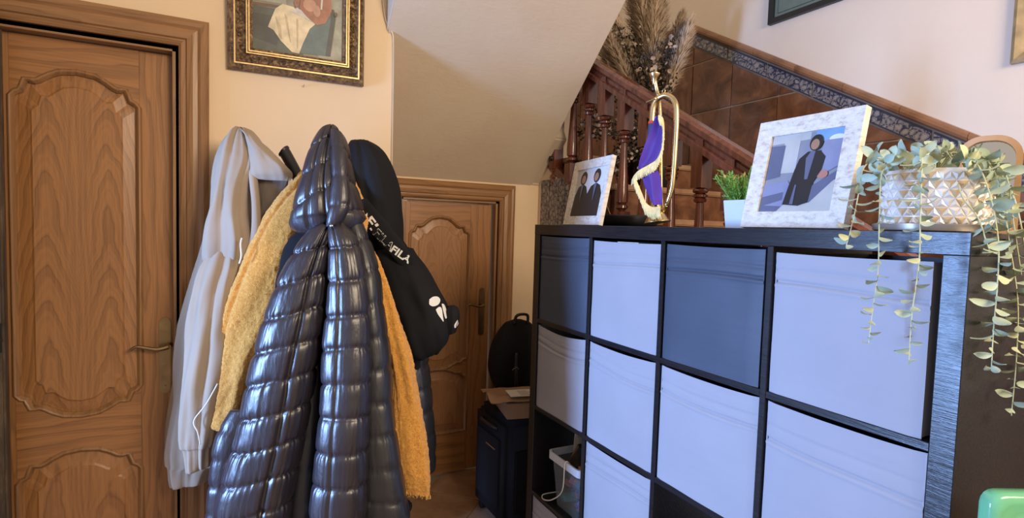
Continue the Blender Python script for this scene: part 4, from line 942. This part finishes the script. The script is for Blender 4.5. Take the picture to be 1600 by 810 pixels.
# tape along the hood edge with letters
TA,TB=AT(558,322,1.66),AT(640,420,1.64)
tx_=(TB-TA).normalized(); tn=(-DEP-LAT*.1).normalized(); ty_=tn.cross(tx_).normalized(); tn=tx_.cross(ty_)
tape=loft([(552,318,573,310,1.70,.006),(562,340,588,328,1.69,.009),(574,358,602,344,1.685,.010),(588,374,616,362,1.68,.010),(602,390,630,379,1.68,.010),(618,408,642,398,1.68,.009),(630,422,645,412,1.69,.006)],None,8,40)
tape.build('tape',M['blackcloth'],fj,smooth=True)
tree=BVHTree.FromPolygons([v.copy() for v in tape.v],tape.f)
def decal(name, polys_or_mesh, x0,y0,x1,y1,h, mat, parent, trees, aspect=1, lift=.0012, flip=False):
    """lay a flat 2D mesh (unit height) onto cloth: baseline from picture point 0 to 1 on the cloth"""
    o_=(Vector((x0,y0))); e_=Vector((x1,y1)); ax=(e_-o_); Lp=ax.length; ax/=Lp; up=Vector((ax.y,-ax.x))
    vs=[]
    for v in polys_or_mesh[0]:
        pxy=o_+ax*(v[0]*Lp)+up*(v[1]*h); d=(AT(pxy.x,pxy.y,1)-CAM).normalized(); best=None
        for t in trees:
            hit=t.ray_cast(CAM,d)
            if hit[0] and (best is None or hit[3]<best[1]): best=(hit[0],hit[3])
        vs.append((best[0] if best else CAM+d*1.7)-d*lift)
    return MB().add(vs,polys_or_mesh[1]).build(name,mat,parent)
def text2d(txt, bold=0, squash=1.0):
    cu=bpy.data.curves.new('t','FONT'); cu.body=txt; cu.size=1; cu.offset=bold; cu.resolution_u=3; cu.space_character=1.05
    ob=bpy.data.objects.new('t',cu); COL.objects.link(ob); dg=bpy.context.evaluated_depsgraph_get(); me=bpy.data.meshes.new_from_object(ob.evaluated_get(dg))
    vs=[v.co.copy() for v in me.vertices]; fs=[tuple(p.vertices) for p in me.polygons]
    x0=min(v.x for v in vs);x1=max(v.x for v in vs);y0=min(v.y for v in vs);y1=max(v.y for v in vs)
    bpy.data.objects.remove(ob); bpy.data.curves.remove(cu); bpy.data.meshes.remove(me)
    return [((v.x-x0)/(x1-x0),(v.y-y0)/(y1-y0)) for v in vs],fs
decal('lettering',([(0,.0),(.0,.95),(.45,.1)],[(0,1,2)]),565,341,582,360,13,M['white'],fj,[tree])
decal('lettering',text2d('FI',.03),569,346,580,361,15,M['white'],fj,[tree])
decal('lettering',text2d('FILA',.018),582,366,609,393,13,M['white'],fj,[tree],lift=.0012)
decal('lettering',text2d('FILA',-.006),582.7,366.1,608.4,392.4,11.8,M['blackcloth'],fj,[tree],lift=.0022)
decal('lettering',text2d('FILA',.035),609,393,638,413,12,M['white'],fj,[tree])
st_=BVHTree.FromPolygons([v.copy() for v in slv.v],slv.f); ct_=BVHTree.FromPolygons([v.copy() for v in cfm.v],cfm.f)
def pixpoly(name,pts,trees,mat):
    n=len(pts); cx=sum(p[0] for p in pts)/n; cy=sum(p[1] for p in pts)/n
    P=[(cx,cy)]+list(catmull([tuple(p) for p in pts+[pts[0]]],4))[:-1]; k=len(P)-1
    vs=[]
    for x,y in P:
        d=(AT(x,y,1)-CAM).normalized(); best=None
        for t in trees:
            hit=t.ray_cast(CAM,d)
            if hit[0] and (best is None or hit[3]<best[1]): best=(hit[0],hit[3])
        vs.append((best[0] if best else CAM+d*1.7)-d*.002)
    return MB().add(vs,[(0,1+i,1+(i+1)%k) for i in range(k)]).build(name,mat,fj)
pixpoly('emblem',[(671,468),(677,464),(684,464),(688,469),(685,476),(677,479),(671,476)],[st_],M['white'])
pixpoly('emblem',[(681,484),(686,480),(690,482),(692,494),(693,503),(689,498),(684,491)],[st_],M['white'])
pixpoly('emblem',[(690,475),(694,476),(698,486),(699,495),(696,498),(693,488)],[st_],M['white'])
pixpoly('emblem',[(715,500),(716,507),(711,513),(710,508)],[ct_],M['white'])
# --- long black padded coat behind, seen below the jacket
lc=thing('padded_coat',AT(655,680,1.86),'long matt black padded coat hanging behind the mustard scarf, right of the glossy coat','coat')
loft([(585,470,650,470,1.88,.03),(590,520,664,520,1.88,.06),(600,570,668,565,1.88,.07),(604,610,673,605,1.88,.072),(608,650,676,648,1.88,.072),(612,690,680,690,1.88,.07),(618,725,680,728,1.88,.06),(630,738,677,738,1.88,.03)],
    quilt(.085,.008,.004,17,.0),10,80).build('body',M['puffer2'],lc,smooth=True)

AT=_AT
# ------------------------------------------------------------ CORNER: suitcase, carton, bag
sx0,sx1,sy0,sy1=1.15,1.50,2.20,2.57; ch=thing('suitcase',((sx0+sx1)/2,(sy0+sy1)/2,0),'black fabric suitcase standing on the floor between the doors and shelf unit','suitcase')
m=MB().box((sx0,sy0,.035),(sx1,sy1,.56)); m.build('shell',M['blacksoft'],ch,bevel=.035,smooth=True,seg=4)
b,n=ringbox([rrect(sx0-.002,sx1+.002,sy0-.006,sy0+.07,z,.03) for z in (.09,.50)]); 
m=MB().box((sx0-.010,sy0+.06,.12),(sx0+.004,sy1-.05,.46)); m.build('pocket',M['blacksoft'],ch,bevel=.006)
m=MB().box((sx0+.04,sy0-.012,.12),(sx1-.04,sy0+.004,.42)); m.build('pocket',M['blacksoft'],ch,bevel=.006)
P=spline([(sx0-.001,sy0+.10,.50),(sx0-.022,sy0+.13,.51),(sx0-.022,sy0+.23,.51),(sx0-.001,sy0+.26,.50)],6); MB().tube(P,.009,10).build('carry_handle',M['black'],ch,smooth=True)
for x,y in ((sx0+.04,sy0+.04),(sx1-.04,sy0+.04),(sx0+.04,sy1-.04),(sx1-.04,sy1-.04)):
    m=MB(); m.tube([(x-.012,y,.022),(x+.012,y,.022)],.022,14); m.build('wheel',M['black'],ch,smooth=True,autosmooth=40)
MB().tube([(sx0-.011,sy0+.10,.40),(sx0-.011,sy0+.20,.40)],.003,6).build('zip',M['steel'],ch)
# cardboard box on top with crumpled flap and label
cbx=thing('cardboard_box',(1.32,2.32,.5615),'small cardboard box with open flap and white label on the suitcase','box')
Rz=Matrix.Rotation(R(-12),3,'Z'); c0_=Vector((1.30,2.32,.5615))
def rot(m): 
    m.v=[Rz@v+c0_ for v in m.v]; return m
rot(MB().box((-.115,-.11,0),(.13,.12,.075))).build('carton',M['card'],cbx,bevel=.003)
m=MB(); vs=[];nx,ny=10,8
for i in range(nx+1):
    for j in range(ny+1):
        u,v=i/nx,j/ny; x=-.19+.31*u; y=-.12+.25*v; z=.080+.022*nz(u*3,v*3,2)+.018*(1-u)*math.sin(v*3+.5)-.03*max(0,.25-u)
        vs.append((x,y,max(z,.0765)))
F=len(vs); vs+=[(a,b_,c+.003) for a,b_,c in vs]; f=[(i*(ny+1)+j,(i+1)*(ny+1)+j,(i+1)*(ny+1)+j+1,i*(ny+1)+j+1) for i in range(nx) for j in range(ny)]
m.add(vs,f+[tuple(q+F for q in reversed(x)) for x in f]); rot(m).build('flap',M['card'],cbx,smooth=True)
m=MB(); m.box((-.10,-.113,.108),(.02,-.01,.110)); rot(m).build('label_sheet',M['paper'],cbx)
for k in range(4):
    rot(MB().box((-.05,-.10+k*.02,.1102),(.01-.012*(k%2),-.093+k*.02,.1106))).build('printed_line',M['grout'],cbx)
# black rucksack
bg=thing('rucksack',(1.39,2.60,.5615),'black rucksack on top of the suitcase behind the cardboard box','bag')
cen=Vector((1.40,2.60,.5615)); m=MB(); N=26;K=40; vs=[]
for i in range(N+1):
    t=i/N; z=.40*t; prof=math.sin(PI*min(1,(t*.88+.10)))**.45
    if t>.999: prof=.15
    for k in range(K):
        a=2*PI*k/K; cx_=math.copysign(abs(math.cos(a))**.75,math.cos(a)); sy_=math.copysign(abs(math.sin(a))**.75,math.sin(a))
        r=1+.05*nz(cx_*2,sy_*2,t*4)
        vs.append(cen+Vector((.155*prof*r*cx_, .085*prof*r*sy_, z)))
fs=[(i*K+k,i*K+(k+1)%K,(i+1)*K+(k+1)%K,(i+1)*K+k) for i in range(N) for k in range(K)]+[tuple(range(K))[::-1],tuple(range(N*K,(N+1)*K))]
m.add(vs,fs); m.build('bag_body',M['blacksoft'],bg,smooth=True)
P=spline([cen+Vector((-.04,-.04,.385)),cen+Vector((-.03,-.05,.43)),cen+Vector((.03,-.05,.43)),cen+Vector((.04,-.04,.385))],6); MB().tube(P,.008,8).build('loop_handle',M['black'],bg,smooth=True)
P=spline([cen+Vector((-.05,-.09,.24)),cen+Vector((-.06,-.112,.14)),cen+Vector((-.05,-.105,.03))],6); MB().tube(P,.010,8).build('strap',M['black'],bg,smooth=True)
MB().tube(spline([cen+Vector((-.075,-.10,.155)),cen+Vector((-.060,-.116,.172)),cen+Vector((-.045,-.112,.160))],5),.0022,6).build('zip_pull',M['steel'],bg)

# ------------------------------------------------------------ PAMPAS arrangement on the stairs
vb=Vector((2.14,2.42,1.50)); # floor vase on a step
stepz=None
for k in range(11):
    yb=2.85-k*run; 
    if yb-run<=vb.y<yb: stepz=1.865-k*rise
vb.z=stepz+.001
va=thing('dried_arrangement',vb,'dark vase of tall pampas plumes and dried dark flowers on the stairs behind the banister','vase')
MB().lathe([(.07,0),(.085,.01),(.115,.10),(.12,.17),(.09,.25),(.06,.29),(.066,.31),(.055,.31),(.05,.28),(.03,.27)],vb,28).build('vase',M['black'],va,smooth=True)
random.seed(11)
def plume(base, top, w, n, mat, bend=.0, frac=.45):
    ax=(top-base); L=ax.length; m=MB(); side=LAT
    Pp=[base+ax*t+side*bend*t*t for t in [k/12 for k in range(13)]]
    m.tube(Pp,[.0028]*13,6)
    for k in range(n):
        t=frac+(1-frac)*random.random()**.9; i=min(int(t*12),11); p=Pp[i].lerp(Pp[i+1],t*12-i); tt=(t-frac)/(1-frac)
        ww=w*math.sin(PI*(.12+.80*tt))**.8*random.uniform(.3,1)
        a=random.uniform(0,2*PI); o=(LAT*math.cos(a)+DEP*math.sin(a)); d=(Pp[i+1]-Pp[i]).normalized()
        tip=p+o*ww+d*random.uniform(.03,.085)+Vector((0,0,-.012*random.random())); q=o.cross(d).normalized()*random.uniform(.0016,.0032)
        mid=p.lerp(tip,.55)+o*ww*.1; m.add([p,mid+q,tip,mid-q],[(0,1,2,3)])
    return m.build('pampas_plume',mat,va)
nk=vb+Vector((0,0,.30))
for (x,y,w_,mt,dd,bnd) in ((952,42,.045,'pampas2',3.02,-.03),(968,28,.05,'pampas',3.10,-.02),(985,-30,.055,'pampas2',3.18,0),(1000,-45,.06,'pampas',3.05,0),(1017,-40,.06,'pampas',3.0,.02),(1030,-10,.05,'pampas2',3.15,.02),(1062,40,.055,'pampas',2.98,.05),(1052,30,.05,'pampas2',3.08,.04),(940,60,.04,'pampas',3.12,-.04)):
    plume(nk+Vector((random.uniform(-.02,.02),random.uniform(-.02,.02),-.05)),AT(x,y,dd),w_*1.5,2300,M[mt],bnd,.38)
def branch(base, top, n, bend):
    m=MB(); ax=top-base; Pp=[base+ax*t+LAT*bend*math.sin(PI*t)+DEP*.02*math.sin(5*t) for t in [k/10 for k in range(11)]]; m.tube(Pp,[.003]*11,5)
    for k in range(n):
        t=random.uniform(.15,1); i=min(int(t*10),9); p=Pp[i].lerp(Pp[i+1],t*10-i)+Vector([random.uniform(-.035,.035) for _ in range(3)])
        fl_=random.random()<.16; r=random.uniform(.008,.016)
        a=Vector([random.uniform(-1,1) for _ in range(3)]).normalized(); b_=a.orthogonal().normalized(); c_=a.cross(b_)
        if fl_:
            pts=[p+b_*r*math.cos(q)+c_*r*math.sin(q)*1.0 for q in [2*PI*j/7 for j in range(7)]]+[p+a*r*.5]
            m.add(pts,[(j,(j+1)%7,7) for j in range(7)],1)
        else: m.add([p-b_*r,p+c_*r*.6+a*r*.2,p+b_*r,p-c_*r*.6],[(0,1,2),(0,2,3)],0)
    return m.build('dried_branch',[M['dried'],M['flower']],va)
for (x,y,dd) in ((962,40,3.05),(990,50,3.0),(1022,40,3.05),(1040,70,2.95),(1050,60,3.0),(1020,110,2.9),(975,90,3.1),(1000,90,2.95),(915,160,3.2),(925,120,3.2),(1045,120,2.9),(905,210,3.2),(1010,75,2.95)):
    branch(nk,AT(x,y,dd),150,random.uniform(-.04,.04))
for k in range(16):
    x=random.uniform(905,1015); y=random.uniform(175,300); branch(nk+Vector((0,0,-.02)),AT(x,y,random.uniform(2.95,3.2)),95,random.uniform(-.05,.05))

# ------------------------------------------------------------ PICTURES ON WALLS
gp_=[(0,0),(0,.018),(.008,.030),(.016,.026),(.024,.032),(.034,.022),(.060,.020),(.064,.030),(.072,.032),(.078,.022),(.086,.020),(.086,0)]
PW,PH_=.500,.62; o=Vector((.011,YP-.001,2.012)); o.y=YP-.0008
Rt=Matrix.Rotation(R(-.6),3,'Y')
pt,Pt=picture('framed_painting',o,Rt@Vector((1,0,0)),Rt@Vector((0,-.035,1)),PW,PH_,.086,.03,M['gilt'],'gilt framed oil painting of a seated woman with a cream apron','painting',gp_)
for a0,a1,h in ((.0215,.0265,.033),(.0625,.0665,.0325),(.0705,.075,.0335)):
    b_=MB()
    def RP(u,v,d): return Pt(u,v,d)
    A_=[(a0,a0),(PW-a0,a0),(PW-a0,PH_-a0),(a0,PH_-a0)]; B_=[(a1,a1),(PW-a1,a1),(PW-a1,PH_-a1),(a1,PH_-a1)]
    vs=[RP(u,v,h-.004) for u,v in A_]+[RP(u,v,h-.004) for u,v in B_]+[RP(u,v,h) for u,v in A_]+[RP(u,v,h) for u,v in B_]
    fs=[]
    for i in range(4):
        j=(i+1)%4; fs+=[(8+i,8+j,12+j,12+i),(i,j,8+j,8+i),(4+j,4+i,12+i,12+j)]
    b_.add(vs,fs); b_.build('gilt_line',M['giltline'],pt)
# carved leaf ornaments along the frieze (relief)
m=MB(); random.seed(4)
def orn(u,v,r,a):
    n=7; c_=Pt(u,v,.021); ring=[]
    for k in range(n):
        q=2*PI*k/n; uu=r*math.cos(q)*1.3; vv=r*math.sin(q)*.6; ring.append(Pt(u+uu*math.cos(a)-vv*math.sin(a),v+uu*math.sin(a)+vv*math.cos(a),.0205))
    m.add(ring+[Pt(u,v,.0265)],[(k,(k+1)%n,n) for k in range(n)])
for k in range(120):
    u=.04+random.random()*(PW-.08); orn(u,.036+random.random()*.022,.006,random.uniform(0,PI))
for k in range(150):
    v=.04+random.random()*(PH_-.08)
    orn(.036+random.random()*.022,v,.006,random.uniform(0,PI)); orn(PW-.036-random.random()*.022,v,.006,random.uniform(0,PI))
o=m.build('carved_relief',M['gilt'],pt); o['kind']='stuff'
def ink(n,c): return plain('paint_'+n,c,.45,var=.22,vs=30)
I={n:ink(n,c) for n,c in dict(bg=(.22,.20,.15),bgl=(.30,.28,.20),dark=(.055,.055,.045),green=(.075,.085,.065),cream=(.62,.50,.30),cream2=(.45,.34,.19),rust=(.32,.13,.07),skin=(.50,.26,.16),teal=(.09,.13,.12),wood=(.13,.075,.04),white=(.55,.5,.42)).items()}
# painting area u 0..1, v 0..1 ; the lower third is what the photograph shows
flat_print(pt,Pt,.086,.086,PW-.086,PH_-.086,.010,[(I['bg'],SQ),(I['green'],[(0,0),(.55,0),(.5,.28),(.42,.36),(0,.36)]),(I['bgl'],[(.72,0),(1,0),(1,1),(.78,1)]),(I['wood'],[(0,.36),(.36,.37),(.36,.395),(0,.385)]),(I['dark'],[(0,.10),(.25,.06),(.32,.20),(.2,.30),(0,.30)]),
 (I['bgl'],[(0,.40),(.36,.41),(.34,.9),(0,.9)]),(I['teal'],[(.50,.02),(.80,.03),(.90,.28),(.84,.42),(.60,.40),(.5,.24)]),(I['dark'],[(.80,.03),(.86,.03),(.92,.36),(.90,.44),(.86,.44),(.86,.34)]),
 (I['cream'],[(.24,.36),(.20,.28),(.16,.20),(.22,.18),(.30,.10),(.36,.06),(.42,.02),(.50,.015),(.54,.10),(.62,.24),(.70,.30),(.62,.38),(.5,.36),(.44,.40),(.32,.41)]),
 (I['cream2'],[(.34,.34),(.37,.30),(.41,.10),(.40,.10),(.35,.27)]),(I['cream2'],[(.47,.31),(.49,.30),(.49,.06),(.475,.05)]),(I['cream2'],[(.24,.30),(.30,.22),(.31,.11),(.28,.14)]),(I['white'],[(.40,.36),(.55,.33),(.66,.30),(.60,.36),(.48,.40)]),
 (I['rust'],[(.50,.40),(.60,.33),(.70,.28),(.80,.31),(.87,.42),(.86,.60),(.78,.70),(.62,.70),(.54,.58)]),(I['rust'],[(.50,.42),(.46,.40),(.44,.44),(.52,.56)]),(I['skin'],blob(.62,.44,.075,.055)),(I['skin'],blob(.70,.40,.04,.05)),(I['white'],[(.74,.42),(.76,.42),(.78,.62),(.76,.62)]),
 (I['skin'],blob(.66,.78,.075,.085)),(I['white'],blob(.68,.84,.10,.08)),(I['dark'],blob(.63,.76,.02,.008)),(I['wood'],blob(.96-.04,.40,.02,.02))],'canvas')
# black green frame high on the stair wall
o=Vector((XW+.007,2.118,2.600)); f,Pt=picture('wall_picture',o,(0,-1,0),(0,0,1),.62,.46,.030,.024,M['black'],'black framed picture with green mount high on the stair wall','picture')
gm=col('green_mount',(.13,.17,.14),.5); gm2=col('pale_mount',(.55,.56,.52),.5)
flat_print(f,Pt,.028,.028,.592,.432,.008,[(gm,SQ),(pc['dk'],[(.035,.05),(.965,.05),(.965,.95),(.035,.95)]),(gm,[(.04,.058),(.96,.058),(.96,.942),(.04,.942)]),(gm2,[(.16,.2),(.84,.2),(.84,.8),(.16,.8)]),(pc['stone'],[(.18,.23),(.82,.23),(.82,.77),(.18,.77)]),(pc['slate'],[(.25,.3),(.7,.33),(.6,.6),(.3,.55)])],'mounted_print')
# gilt frame at the right edge
o=Vector((XW+.007,1.036,2.128)); f,Pt=picture('wall_picture',o,(0,-1,0),(0,0,1),.46,.60,.042,.022,plain('pale_gilt_wood',(.42,.30,.15),.45,.3,.25,18),'gold framed picture on the stair wall at the right edge','picture',[(0,0),(0,.018),(.012,.024),(.030,.016),(.042,.010),(.042,0)])
flat_print(f,Pt,.040,.040,.42,.56,.006,[(col('cream_mount',(.68,.60,.45),.5),SQ),(pc['stone'],[(.2,.2),(.8,.2),(.8,.8),(.2,.8)])],'mounted_print')
# ------------------------------------------------------------ GREEN CHAIR at the lower right edge
gc=Vector((1.30,.10,0)); 
gch=thing('green_chair',gc,'glossy pale green moulded chair beside the black side of the shelf unit','chair')
a0=AT(1550,773,.88); zt=a0.z; 
bx=ux_=Vector((.90,-.436,0)).normalized(); o0=a0.copy(); Wc=.40
nb=Vector((-ux_.y,ux_.x,0)); nb=nb if nb.dot(CAM-o0)>0 else -nb
def cb(u,v,d=0): return o0+ux_*u+Vector((0,0,v))+nb*d
n=16; vs=[];fs=[]
def backring(d,ins,rad=.022):
    out=[]; x0,x1,z0,z1=ins,Wc-ins,-.42+ins,0-ins
    for cx,cz,s0_ in ((x1-rad,z1-rad,0),(x0+rad,z1-rad,90),(x0+rad,z0+rad,180),(x1-rad,z0+rad,270)):
        for k in range(5): a=R(s0_+90*k/4); out.append(cb(cx+rad*math.cos(a),cz+rad*math.sin(a),d))
    return out
secs=[backring(-.028,.006),backring(-.022,0),backring(-.004,0),backring(.002,.004),backring(.003,.016),backring(-.002,.03),backring(.002,.040),backring(.002,.055),backring(-.004,.068)]
b_=MB(); K=len(secs[0]); b_.add([v for s in secs for v in s],[(i*K+k,i*K+(k+1)%K,(i+1)*K+(k+1)%K,(i+1)*K+k) for i in range(len(secs)-1) for k in range(K)]+[tuple(range(K)),tuple(range((len(secs)-1)*K,len(secs)*K))])
b_.build('backrest',M['green'],gch,smooth=True,autosmooth=50)
zs_=zt-.42
m=MB(); m.prism([cb(.0,-.42,-.03)+Vector((0,0,-.0)),cb(Wc,-.42,-.03),cb(Wc-.02,-.42,.34),cb(.02,-.42,.34)],(0,0,-.035)); m.build('seat',M['green'],gch,bevel=.01)
for u,d in ((.025,-.01),(Wc-.025,-.01),(.04,.31),(Wc-.04,.31)):
    p=cb(u,-.44,d); q=Vector((p.x,p.y,0)); MB().tube([p,q],[.018,.013],12).build('leg',M['green'],gch,smooth=True)
